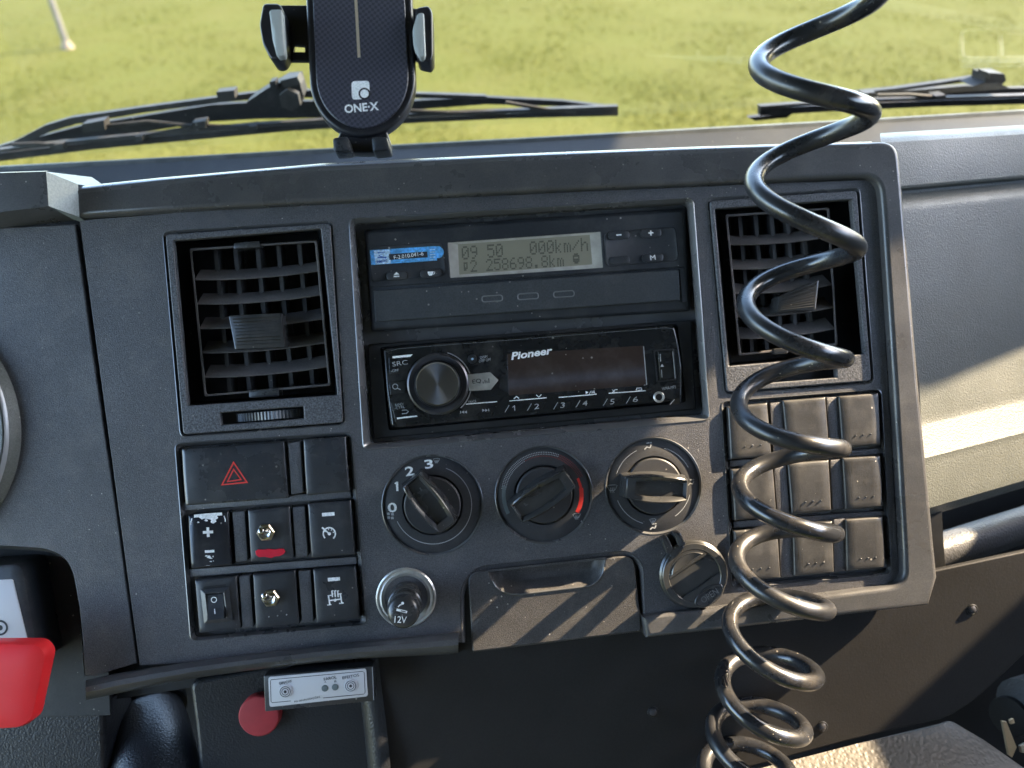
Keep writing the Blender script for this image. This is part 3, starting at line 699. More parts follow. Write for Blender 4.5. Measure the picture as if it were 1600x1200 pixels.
build_vent(L_VENT_O, [(270, 376), (501, 357), (527, 617), (293, 634)], [(296, 388), (496, 375), (517, 603), (319, 620)],
           [.20, .37, .54, .71, .88], [.19, .35, .53, .70, .87], [(357, 493), (439, 489), (445, 542), (367, 546)],
           [(343, 645), (474, 635), (475, 654), (345, 664)], 'left air vent with intact louvres above the hazard switch', ((362, 654), (470, 645)),
           [[(365, 379), (407, 376), (407, 386), (365, 389)], [(389, 611), (437, 607), (437, 619), (389, 622)]], .016)
build_vent(R_VENT_O, [(1117, 326), (1331, 311), (1352, 553), (1139, 572)], [(1133, 335), (1296, 324), (1309, 540), (1154, 556)],
           [.20, .38, .56, .73, .89], [.12, .28, .44, .60, .76], [(1218, 463), (1280, 437), (1275, 484), (1214, 488)],
           [(1189, 584), (1307, 576), (1308, 590), (1191, 599)], 'right air vent behind the coiled cable with its louvres turned aside', None,
           [[(1208, 545), (1232, 543), (1232, 552), (1208, 554)]], .018)

# ================================================================== SWITCHES
def face(px, w1=2.2, dome=.7):
    """switch cap: gently rolled from top to bottom, softened edges"""
    us = [0, .012, .035, .25, .5, .75, .965, .988, 1]; vs_ = [0, .010, .03, .09, .18, .3, .45, .6, .75, .88, .97, .99, 1]
    def ed(t, n): return {0: -.75, 1: -.28, 2: 0.0}.get(min(t, n - 1 - t), 0.0)
    rows = []
    for j, b in enumerate(vs_):
        row = []
        for i, a in enumerate(us):
            w_ = w1 + dome * (1 - ((b - .55) / .55) ** 2) + min(ed(i, len(us)), ed(j, len(vs_)))
            p = U(*lerp4(px, a, b), w1); p.z = w_; row.append(p)
        rows.append(row)
    top = loft(rows, closed=False, smooth=60)
    rim = rows[0] + [r_[-1] for r_ in rows[1:]] + rows[-1][-2::-1] + [r_[0] for r_ in rows[-2:0:-1]]
    side = loft([rim, [Vector((p.x, p.y, -6)) for p in rim]], smooth=30)
    return join(top, side, smooth=40)
def switch(name, px, label, cat='switch', group=None, m='switch', w1=2.2, dome=.7):
    t = Thing(name, U(*lerp4(px, .5, 1), -6), label, cat, group)
    return t, t.part('cap', face(px, w1, dome), m)
def dots(t, px, b=.80, m='print', fx=(.34, .56, .78), r=.5):
    # three small moulded pips in the lower part of the cap
    for a in fx:
        c = U(*lerp4(px, a, b), 2.6)
        t.part('pip', lathe((c.x, c.y), [(r * 1.1, 2.3), (r, 3.1), (r * .5, 3.45)], 8), m)
SW = {
 'hazard': [(284, 702), (443, 690), (450, 778), (290, 790)], 'blank': [(474, 687), (540, 682), (546, 768), (479, 774)],
 'pm': [(294, 805), (356, 799), (362, 883), (299, 889)], 't1': [(387, 797), (452, 792), (458, 872), (392, 878)],
 'cruise': [(481, 787), (548, 782), (554, 866), (487, 872)], 'rocker': [(304, 907), (369, 901), (375, 982), (311, 989)],
 't2': [(395, 898), (461, 892), (467, 975), (400, 983)], 'diff': [(489, 890), (555, 885), (562, 967), (495, 974)]}
WT = 3.05
def build_switches():
    t, c = switch('hazard_switch', SW['hazard'], 'wide hazard switch with red double triangle')
    def tri(cx, cy, s, wd):
        a = [(cx - 1, cy - s * .62), (cx + s * .60, cy + s * .38 - 2), (cx - s * .58, cy + s * .44)]
        return line(a, WT + .02, wd, closed=True)
    t.part('warning_triangle', join(tri(366, 743, 33, 4.2), tri(366, 744.5, 18, 3.6), smooth=0), 'print_red')
    t, c = switch('blank_switch', SW['blank'], 'blank switch cap right of the hazard switch', group='plain black switch caps'); dots(t, SW['blank'], .82, 'switch', (.32, .52, .73), .35)
    # worn plus and minus switch
    t, c = switch('dimmer_switch', SW['pm'], 'worn glossy plus minus switch with scraped white edges', m='switch_gloss', dome=.9)
    q = SW['pm']
    t.part('plus_sign', join(line([(317, 832), (333, 831)], WT + .3, 4.2), line([(324.5, 824), (325.5, 839)], WT + .3, 4.2), smooth=0), 'print')
    t.part('minus_sign', line([(320, 862), (335, 861)], WT + .3, 4), 'print')
    random.seed(3); sc = []
    def blot(x, y, w_, h_, k=9, ww=WT + .1):
        return poly([(x + w_ * math.cos(2 * math.pi * i / k) * random.uniform(.55, 1.1), y + h_ * math.sin(2 * math.pi * i / k) * random.uniform(.5, 1.15)) for i in range(k)], ww)
    sc += [line([(303, 806.5), (325, 804.5), (347, 803)], 2.75, 4.5), blot(318, 808, 10, 4, ww=2.95), blot(331, 809, 12, 5, ww=2.95), blot(333, 815, 5, 4, ww=3.0), blot(322, 813, 3, 2, ww=3), blot(310, 816, 2, 2, ww=3)]
    sc += [line([(298, 828), (298, 816), (300, 810)], 2.7, 1.6), line([(352, 824), (352, 812), (350, 806)], 2.7, 1.4), line([(309, 883), (325, 882.5), (345, 879)], 2.6, 2.2), line([(351, 879), (355, 875)], 2.6, 2)]
    for k in range(9): sc.append(blot(random.uniform(322, 340), random.uniform(868, 878), random.uniform(1, 4), random.uniform(.7, 1.6), 7, 3.1))
    t.part('scraped_paint', join(*sc, smooth=0), 'print', label='white scraped patches where the black coat is worn off')
    # toggles
    for key, lab, cpx, tip in (('t1', 'toggle switch on a black plate with smeared red paint mark', (416, 831.5), (407, 829)), ('t2', 'toggle switch on a black plate above three pips', (423.5, 934), (412, 929.5))):
        t, c = switch('toggle_switch', SW[key], lab, group='metal toggle switches fitted in blank caps', dome=.35)
        o = U(*cpx, 2.6)
        t.part('hex_nut', lathe((o.x, o.y), [(5.3, 2.2), (5.3, 4.2), (4.6, 4.9), (3.6, 5.0)], 6, smooth=20), 'brass')
        t.part('bushing', lathe((o.x, o.y), [(3.6, 4.5), (3.6, 6.6), (3.1, 7.0), (1.9, 6.4)], 24), 'chrome')
        e = U(*tip, 14)
        mid = Vector((o.x, o.y, 6)).lerp(e, .5)
        t.part('lever', tube([Vector((o.x, o.y, 5.5)), mid, Vector((o.x, o.y, 6)).lerp(e, .9), e], [1.35, 1.6, 2.0, 1.3], 14), 'chrome')
        if key == 't1':
            pts = [(399, 861), (403, 858.5), (412, 859), (420, 857.5), (430, 858.5), (438, 857), (443, 857.5), (446, 861.5), (443, 866), (437, 869), (430, 869.5), (424, 872), (414, 870), (405, 870.5), (400, 867)]
            t.part('paint_mark', plate([U(x, y, WT) for x, y in pts], WT - .4, WT + .28, .25), 'nail_red', label='glossy smeared red paint mark')
            dots(t, SW[key], .845, 'nail_red', (.27, .50, .74), .45)
        else: dots(t, SW[key], .80, 'print_dim', (.32, .52, .73), .35)
    # cruise control
    t, c = switch('cruise_switch', SW['cruise'], 'switch with white cruise control gauge symbol', group='black rocker switches with white symbols')
    w = WT
    t.part('indicator_window', poly([(503, 801.5), (522.5, 800), (523, 805.5), (503.5, 807)], w), 'print')
    cc = (514.5, 834); rr = 9.5
    arc = [(cc[0] + rr * math.cos(R(a)), cc[1] - rr * math.sin(R(a))) for a in range(-50, 231, 12)]
    ic = [line(arc, w, 2.2), line([(cc[0], cc[1]), (cc[0] - 7, cc[1] - 6)], w + .02, 2), poly([(cc[0] + 2.6 * math.cos(a * .7), cc[1] + 2.6 * math.sin(a * .7)) for a in range(9)], w + .03),
          line([(503, 824), (507, 827.5)], w, 2.6)]
    for a in (20, 60, 100, 150): ic.append(line([(cc[0] + (rr - 3.5) * math.cos(R(a)), cc[1] - (rr - 3.5) * math.sin(R(a))), (cc[0] + rr * math.cos(R(a)), cc[1] - rr * math.sin(R(a)))], w + .01, 1.3))
    t.part('cruise_symbol', join(*ic, smooth=0), 'print')
    # differential lock
    t, c = switch('axle_switch', SW['diff'], 'switch with white axle lock symbol', group='black rocker switches with white symbols')
    t.part('indicator_window', poly([(512, 903), (531, 901.5), (531.5, 907), (512.5, 908.5)], w), 'print')
    ic = [line([(513, 930), (515.5, 945)], w, 2.2), line([(531.5, 927), (534, 942)], w, 2.2), line([(514, 938.5), (533, 936)], w + .01, 2), line([(511, 945.5), (518, 944.5)], w + .01, 1.6), line([(530, 943), (537, 942)], w + .01, 1.6), line([(512, 931), (518, 930)], w + .01, 1.6), line([(527, 928.5), (534, 927.5)], w + .01, 1.6), poly([(520, 938), (524, 935), (527, 937.5), (523.5, 940.5)], w + .02)]
    for x in (518.5, 523, 527.5): ic += [line([(x, 923), (x + 1, 933)], w + .01, 2), line([(x - .6, 923.5), (x + 2.4, 923)], w + .02, 1.6)]
    t.part('axle_symbol', join(*ic, smooth=0), 'print')
    t.part('paint_fleck', join(poly([(554, 929), (555.5, 929), (556, 931.5), (554.5, 931.5)], 2.75), poly([(554.6, 934), (556, 934), (556, 935.6), (555, 935.6)], 2.75), smooth=0), 'print')
    # rocker
    t, c = switch('rocker_switch', SW['rocker'], 'small on off rocker switch set in a cut black cap', dome=.15)
    t.part('rocker_frame', loft([RR([(313, 921), (358, 917), (364, 970), (319, 975)], 2.2, .8), RR([(313, 921), (358, 917), (364, 970), (319, 975)], 3.6, .8), RR([(320, 927), (350, 924.5), (355, 966), (325, 969)], 4.6, .6), RR([(321.5, 928), (349, 926), (353.5, 965), (326, 968)], 4.4, .5), RR([(322, 929), (348, 927), (353, 964), (327, 967)], 0, .5)], cap1=True), 'switch')
    q = [(322.5, 930), (348, 928), (353, 964), (327, 966.5)]
    a, b, c2, d = [U(*p, 4) for p in q]
    m1 = a.lerp(d, .5); m2 = b.lerp(c2, .5)
    V = [Vector((a.x, a.y, 3.6)), Vector((b.x, b.y, 3.6)), Vector((m2.x, m2.y, 4.6)), Vector((m1.x, m1.y, 4.6)), Vector((c2.x, c2.y, 7.4)), Vector((d.x, d.y, 7.4)), Vector((c2.x, c2.y, 0)), Vector((d.x, d.y, 0)), Vector((a.x, a.y, 0)), Vector((b.x, b.y, 0))]
    rk = t.part('rocker', mk(V, [(0, 1, 2, 3), (3, 2, 4, 5), (5, 4, 6, 7), (0, 3, 5, 7, 8), (1, 9, 6, 4, 2), (0, 8, 9, 1)], 25), 'switch')
    cc = U(334.5, 937, 4.2)
    t.part('off_mark', loft([[Vector((p.x, p.y, 4.42)) for p in circ(cc, 1.75, 0, 20)], [Vector((p.x, p.y, 4.42)) for p in circ(cc, 1.25, 0, 20)]]), 'print', parent=rk)
    p0, p1 = U(335.5, 951, 6.0), U(336.3, 959, 6.8); p0.z = 6.1; p1.z = 6.95
    t.part('on_mark', strip([p0, p1], .55, lift=.25), 'print', parent=rk)
    t.part('cut_gap', line([(318, 918), (336, 915.5), (353, 914)], 2.62, 2.2), 'black')
    # right-hand grid of blank caps
    G = [[[(1138, 636), (1199, 630), (1206, 712), (1143, 718)], [(1224, 627), (1290, 621), (1296, 701), (1231, 707)], [(1311, 619), (1373, 614), (1376, 694), (1317, 700)]],
         [[(1143, 733), (1207, 728), (1213, 806), (1148, 813)], [(1231, 724), (1295, 719), (1299, 798), (1237, 804)], [(1318, 716), (1376, 712), (1380, 791), (1322, 796)]],
         [[(1147, 831), (1214, 825), (1219, 903), (1153, 909)], [(1239, 821), (1300, 815), (1303, 895), (1241, 901)], [(1322, 812), (1380, 808), (1384, 887), (1324, 892)]]]
    rn = ['top', 'middle', 'bottom']; cn = ['left', 'middle', 'right']
    for i in range(3):
        for j in range(3):
            jx, jy = random.uniform(-.7, .7), random.uniform(-.7, .7); G[i][j] = [(x + jx + random.uniform(-.4, .4), y + jy + random.uniform(-.4, .4)) for x, y in G[i][j]]
            t, c = switch('blank_switch', G[i][j], f'blank switch cap in {rn[i]} row and {cn[j]} column of the right switch grid', group='plain black switch caps', m='switch_dusty_lit', dome=.3, w1=2.6 + .35 * random.uniform(-1, 1))
            if (i, j) != (0, 1): dots(t, G[i][j], .78, 'switch', (.36, .55, .75), .5)
build_switches()

# ================================================================== CLIMATE DIALS
def grip_mesh(c, ang, L, wm, wh):
    """finger grip: two side walls, closed tail, open head; c panel point, ang direction of the head"""
    ca, sa = math.cos(ang), math.sin(ang)
    def P2(x, y, w): return Vector((c.x + x * ca - y * sa, c.y + x * sa + y * ca, w))
    n = 12; half = L / 2
    def outl(sc, dx=0.0):
        pts = []
        for k in range(n + 1):
            s = k / n; x = -half + L * s
            wdt = (wm + (wh - wm) * (2 * s - 1) ** 2 * (1.0 if s > .5 else 1.25)) / 2
            pts.append((x, wdt))
        return [(x * sc[0] + dx, y * sc[1]) for x, y in pts] + [(x * sc[0] + dx, -y * sc[1]) for x, y in pts[::-1]]
    def hgt(x, top, low):
        s = (x + half) / L
        return low + (top - low) * max(0, min(1, 1 - ((s - .62) / .42) ** 2 if s > .62 else 1)) if s > .62 else low + (top - low) * min(1, .55 + .45 * min(1, s / .12))
    base = outl((1.04, 1.10)); mid = outl((1.0, 1.0)); top = outl((.97, .93)); inn = outl((.80, .62), L * .055); inf = outl((.76, .52), L * .055)
    r0 = [P2(x, y, -1.0) for x, y in base]; r1 = [P2(x, y, 3) for x, y in mid]
    r2 = [P2(x, y, hgt(x, 13.5, 9.5)) for x, y in top]; r3 = [P2(x, y, hgt(x, 14.2, 9.8)) for x, y in outl((.94, .84))]
    r4 = [P2(x, y, hgt(x, 13.0, 8.2)) for x, y in inn]
    r5 = [P2(x, y, hgt(x, 9.5, 7.0)) for x, y in inf]
    return loft([r0, r1, r2, r3, r4, r5], cap1=True, smooth=45)
def dial(i, label):
    (cx_, cy_), r_ = DIALS[i]
    t = Thing('climate_dial', U(cx_, cy_, -2), label, 'control knob', 'climate control dials')
    o = U(cx_, cy_, -1.5); rr = r_ * PX
    t.part('scale_ring', loft([circ(o, rr - 1.2, -1.5, 72), circ(o, rr - 1.6, -1.25, 72), circ(o, 18.2, -1.0, 72), circ(o, 17.4, -2.2, 72)]), 'dial')
    t.part('hub', lathe((o.x, o.y), [(16.9, -2.5), (16.9, .3), (16.2, .9), (0.01, .9)], 60), 'dial')
    return t, o
def arcpx(c, r_, a0, a1, n=26): return [(c[0] + r_ * math.cos(R(a0 + (a1 - a0) * k / (n - 1))), c[1] - r_ * math.sin(R(a0 + (a1 - a0) * k / (n - 1)))) for k in range(n)]
def defrost(x, y, s, w, wd=1.0):
    """screen defrost symbol"""
    L_ = [line([(x - s, y - s * .5), (x - s * .5, y - s * .62), (x + s * .5, y - s * .68), (x + s, y - s * .6), (x + s * .55, y + s * .35), (x - s * .5, y + s * .45)], w, wd, closed=True)]
    for k in (-.32, 0, .32): L_.append(line([(x + k * s, y - s * .15), (x + k * s + .8, y + s * .25), (x + k * s - .4, y + s * .55), (x + k * s + .4, y + s * .85)], w + .02, wd))
    return L_
def seat_man(x, y, s, w, wd=2.0):
    return [line([(x - s, y + s * .9), (x - s * .45, y + s * .35), (x + s * .2, y + s * .55), (x + s * .5, y - s * .2)], w, wd), poly([(x + s * .45 + s * .2 * math.cos(k), y - s * .62 + s * .2 * math.sin(k)) for k in range(6)], w + .02), line([(x - s * .55, y - s * .5), (x + .1 * s, y - s * .6)], w + .01, wd * .8)]
def one(x, y, h, w, wd):
    return join(line([(x + .8, y - h / 2), (x + 1.4, y + h / 2)], w + .13, wd), line([(x + 1.0, y - h / 2 + .8), (x - 2.6, y - h / 2 + 3.2)], w + .14, wd * .75), smooth=0)
def build_dials():
    ws = -.95
    t, o = dial(0, 'left climate dial with fan speeds 0 to 3')
    t.part('grip', grip_mesh(U(672, 785, 6), math.atan2(74, -49), 36, 17, 13.5), 'grip')
    t.part('numerals', join(text('0', (613, 793), 14, 15, ws, 4, bold=.02), one(619.5, 760, 14.5, ws, 3.4), text('2', (640, 736), 14, 14.5, ws, 4, bold=.02), text('3', (670, 725), 13, 14, ws, 4, bold=.02), smooth=0), 'print')
    c = DIALS[0][0]
    t.part('scale_line', join(line(arcpx(c, 61, 70, -155, 50), ws, 1.0), smooth=0), 'print_dim')
    fan = [poly([(610 + dx - 2.6, 806 + dy - 1.8), (610 + dx + 1.8, 806 + dy - 2.4), (610 + dx + 2.4, 806 + dy + 1.6), (610 + dx - 1.8, 806 + dy + 2)], ws) for dx, dy in ((-3.2, -3), (3.2, -2.4), (-3, 3), (3, 3.4))]
    t.part('fan_symbol', join(*fan, *defrost(682, 719.5, 5, ws, .7), smooth=0), 'print_dim')
    t.part('pointer_mark', line([(656, 762), (659, 767)], 9.6, 2), 'print_glint_faint')
    t, o = dial(1, 'middle climate dial with blue to red temperature scale')
    t.part('grip', grip_mesh(U(848, 773, 6), math.atan2(-47, -86), 39, 17.5, 13.5), 'grip')
    c = DIALS[1][0]
    def band(a0, a1, r0, r1, m, nm):
        A = arcpx(c, r0, a0, a1, 14); B = arcpx(c, r1, a0, a1, 14)
        t.part(nm, loft([[U(x, y, ws) for x, y in A], [U(x, y, ws) for x, y in B]], closed=False, smooth=0), m)
    band(10, -28, 55.5, 62, 'print_red', 'warm_band'); band(26, 10, 56.5, 60.5, 'print_red', 'warm_band'); band(167, 208, 60, 66, 'print_cool', 'cold_band')
    dt = []; dr = []
    for k in range(64):
        a = 172 - k * 2.3
        for j, rad in enumerate((66.5, 63.5, 60.5)):
            lst = dr if (j == 2 and k > 22) or k > 44 else dt
            p0 = arcpx(c, rad, a, a, 2)[0]; p1 = arcpx(c, rad, a - 1.1, a - 1.1, 2)[0]
            lst.append(line([p0, p1], ws, 1.5))
    t.part('cold_dots', join(*dt, smooth=0), 'print_dim', kind='stuff'); t.part('warm_dots', join(*dr, smooth=0), 'print_red_dim', kind='stuff')
    t.part('defrost_symbol', join(*defrost(901, 806.5, 6, ws, .8), poly([(907, 815), (909, 812.5), (910, 816)], ws), smooth=0), 'print_dim')
    t, o = dial(2, 'right climate dial with airflow direction symbols in sunlight')
    t.part('grip', grip_mesh(U(1023, 762, 6), math.atan2(-12.5, 94.5), 38, 17.5, 13.5), 'grip')
    c = DIALS[2][0]
    t.part('scale_line', join(line(arcpx(c, 61, 116, 162), ws, 1), line(arcpx(c, 61, 74, 28), ws, 1), line(arcpx(c, 61, 202, 254), ws, 1), line(arcpx(c, 58, -14, -55), ws, 1), smooth=0), 'print_dim')
    for sy in (seat_man(1014, 696, 7, ws), seat_man(1081, 753, 6, ws, 1.6), defrost(956.5, 763, 8, ws, 1.0), defrost(1020, 814, 5, ws, .8) + seat_man(1022, 822, 6, ws, 2)):
        t.part('airflow_symbol', join(*sy, smooth=0), 'print_dim')
build_dials()

# ================================================================== TACHOGRAPH
GLY = {'0': '01110 10001 10011 10101 11001 10001 01110', '1': '00100 01100 00100 00100 00100 00100 01110', '2': '01110 10001 00001 00010 00100 01000 11111',
       '5': '11111 10000 11110 00001 00001 10001 01110', '6': '00110 01000 10000 11110 10001 10001 01110', '8': '01110 10001 10001 01110 10001 10001 01110',
       '9': '01110 10001 10001 01111 00001 00010 01100', 'k': '10000 10000 10010 10100 11000 10100 10010', 'm': '00000 00000 11010 10101 10101 10101 10101',
       'h': '10000 10000 10110 11001 10001 10001 10001', '/': '00000 00001 00010 00100 01000 10000 00000', '.': '00000 00000 00000 00000 00000 01100 01100',
       '@': '01110 11111 10001 11111 11111 01110 00000', '*': '00000 01110 01010 01010 01110 01100 00000'}
def lcd_text(s, q, w):
    """dot matrix row filling the pixel quad q"""
    ncol = len(s) * 6 - 1; V = []; Fc = []
    for i, ch in enumerate(s):
        if ch == ' ': continue
        for r_, row in enumerate(GLY[ch].split()):
            for c_, b in enumerate(row):
                if b == '1':
                    x0, x1 = (i * 6 + c_ + .04) / ncol, (i * 6 + c_ + .96) / ncol; y0, y1 = (r_ + .04) / 7, (r_ + .96) / 7
                    n = len(V); V += [U(*lerp4(q, a, b2), w) for a, b2 in ((x0, y0), (x1, y0), (x1, y1), (x0, y1))]; Fc.append((n, n + 1, n + 2, n + 3))
    me = bpy.data.meshes.new('m'); me.from_pydata([tuple(v) for v in V], [], Fc); me.update(); return me
def pill(px_c, wd, h, w0, w1, s=-.065):
    x, y = px_c; return solid(bx4(x - wd / 2, y - h / 2, x + wd / 2, y + h / 2, s), w0, w1, h * PX * .48, .45, dome=.15)
def build_tacho():
    t = Thing('tachograph', U(825, 505, -15), 'black tachograph with grey LCD and blue sticker above the radio', 'tachograph')
    wF = -8.0
    body = [(569, 359), (1072, 325), (1078, 486), (580, 518)]
    win = [(700, 379), (938, 362), (942, 418), (704, 434)]
    t.part('body', loft([RR(inset(body, 0), -15.5, 2), RR(body, wF - 2.5, 2.5), RR(inset(body, 3), wF - .6, 2.5), RR(inset(body, 6), wF, 2.5)], cap1=True), 'tacho')
    # raised face round the display
    fc = [(574, 364), (1066, 330), (1071, 417), (578, 449)]
    t.part('front_plate', plate(RR(fc, wF + 1.6, 2), wF - .5, wF + 1.6, .5, [RR(win, wF + 1.6, .5)]), 'tacho')
    d = t.part('display_well', loft([RR(inset(win, -.5), wF + 1.3, .4), RR([(716, 382), (921, 367), (925, 413), (718, 429)], wF + .12, .3)]), 'lcd_side')
    L_ = t.part('display', poly([(714, 380), (923, 365), (927, 415), (716, 431)], wF + .15), 'lcd')
    sh = 1.0
    t.part('display_text', join(lcd_text('09 50   000km/h', [(721, 385), (918, 371), (919, 392), (722, 406)], wF + .2), lcd_text('*2 258698.8km @', [(722, 407.5), (905, 395.5), (906, 414.5), (723, 426)], wF + .2), smooth=0), 'lcd_ink', parent=L_)
    # card drawer
    dr = [(583, 454), (1061, 421), (1063, 469), (586, 503)]
    q = t.part('card_drawer', plate(RR(dr, wF + 3.0, .8), wF - 1, wF + 3.0, .7), 'tacho_drawer')
    t.part('drawer_end', solid([(1062, 420), (1069, 419), (1073, 470), (1066, 472)], wF - 1, wF + 2.4, .6, .5), 'tacho')
    for c in ((769, 466.5), (825, 463), (881, 459.5)):
        x, y = c
        o4 = bx4(x - 17, y - 5.5, x + 17, y + 5.5, -.065)
        t.part('drawer_dimple', loft([RR(o4, wF + 3.03, 2), RR(inset(o4, 1), wF + 3.28, 2), RR(inset(o4, 2.2), wF + 2.95, 1.6), RR(inset(o4, 3.4), wF + 2.6, 1.2)], cap1=True), 'print_glint_faint', parent=q)  # paler grey painted in for the light the dimples catch
    # key pads
    lp = [(576, 385), (690, 377), (698, 430), (580, 442)]; rp = [(943, 362), (1056, 354), (1061, 408), (947, 417)]
    for nm, pd in (('left_keypad', lp), ('right_keypad', rp)):
        t.part('key_panel', loft([RR(pd, wF + 1.5, 3.4), RR(inset(pd, .8), wF + 2.1, 3.4), RR(inset(pd, 2), wF + 2.1, 3.2), RR(inset(pd, 3), wF + 1.85, 3)], cap1=True), 'tacho')
    wk = wF + 1.8
    kk = []
    for c in ((620, 430), (673, 427), (967, 367), (1017, 364), (968, 406.5), (1020, 402.5)):
        kk.append(t.part('key', pill(c, 33, 13, wk, wk + (1.2 if c != (968, 406.5) else .4)), 'switch' if c != (968, 406.5) else 'tacho'))
    wt = wk + 1.4
    t.part('eject_symbol', join(poly([(615, 429.5), (619.5, 425), (624, 429)], wt), line([(615, 432), (624, 431.5)], wt, 1.8), smooth=0), 'print', parent=kk[0])
    t.part('cup_symbol', join(poly([(668, 424.5), (677, 424), (676.5, 428), (674.5, 430.5), (671, 430.8), (668.8, 428.6)], wt), line([(677, 425), (679.5, 425), (679, 427.5), (676.5, 428.6)], wt + .01, 1), smooth=0), 'print', parent=kk[1])
    t.part('minus_symbol', line([(963, 367.3), (971, 366.8)], wt, 2), 'print', parent=kk[2])
    t.part('plus_symbol', join(line([(1013, 364.2), (1021, 363.7)], wt, 1.8), line([(1016.8, 360), (1017.2, 368)], wt + .01, 1.8), smooth=0), 'print', parent=kk[3])
    t.part('letter_m', text('M', (1020, 402.5), 8, 7.5, wt - .12, 4), 'print', parent=kk[5])
    # sticker
    st = [(578, 391), (681, 384.5), (683, 407), (580, 414)]
    ws = wF + 2.02
    t.part('seal_disc', lathe((lambda p: (p.x, p.y))(U(684, 394, ws)), [(3.6, ws - .4), (3.6, ws + .05), (3.2, ws + .1)], 28), 'sticker')
    s = t.part('sticker', solid(st, ws - .3, ws + .28, .2, .08), 'sticker', label='blue official sticker with dark number strip')
    wz = ws + .36
    t.part('sticker_band', poly([(584, 391.5), (609, 390), (611, 411.5), (587, 413)], wz), 'sticker_pale', parent=s)
    t.part('number_strip', poly([(607.5, 397), (667.5, 393), (668.5, 402), (608.5, 406)], wz + .03), 'print_dark', parent=s)
    t.part('sticker_number', text('F-2.010.041-6', (638.5, 399.3), 46, 6, wz, 3.8, lift=.08), 'print', parent=s)
    t.part('sticker_emblem', join(line([(590, 395), (602, 394), (592, 399.5), (603, 403)], wz + .05, 2), line([(590, 402.5), (604, 402)], wz + .06, 1.8), text('INMETRO', (597, 408), 16, 4, wz, 3.8, bold=.02), smooth=0), 'print_blue', parent=s)
    t.part('sticker_print', join(*[line([(671.5, 390 + 4 * k), (680, 389.5 + 4 * k)], wz + .02, 1.2) for k in range(5)], smooth=0), 'sticker_pale', parent=s)
build_tacho()

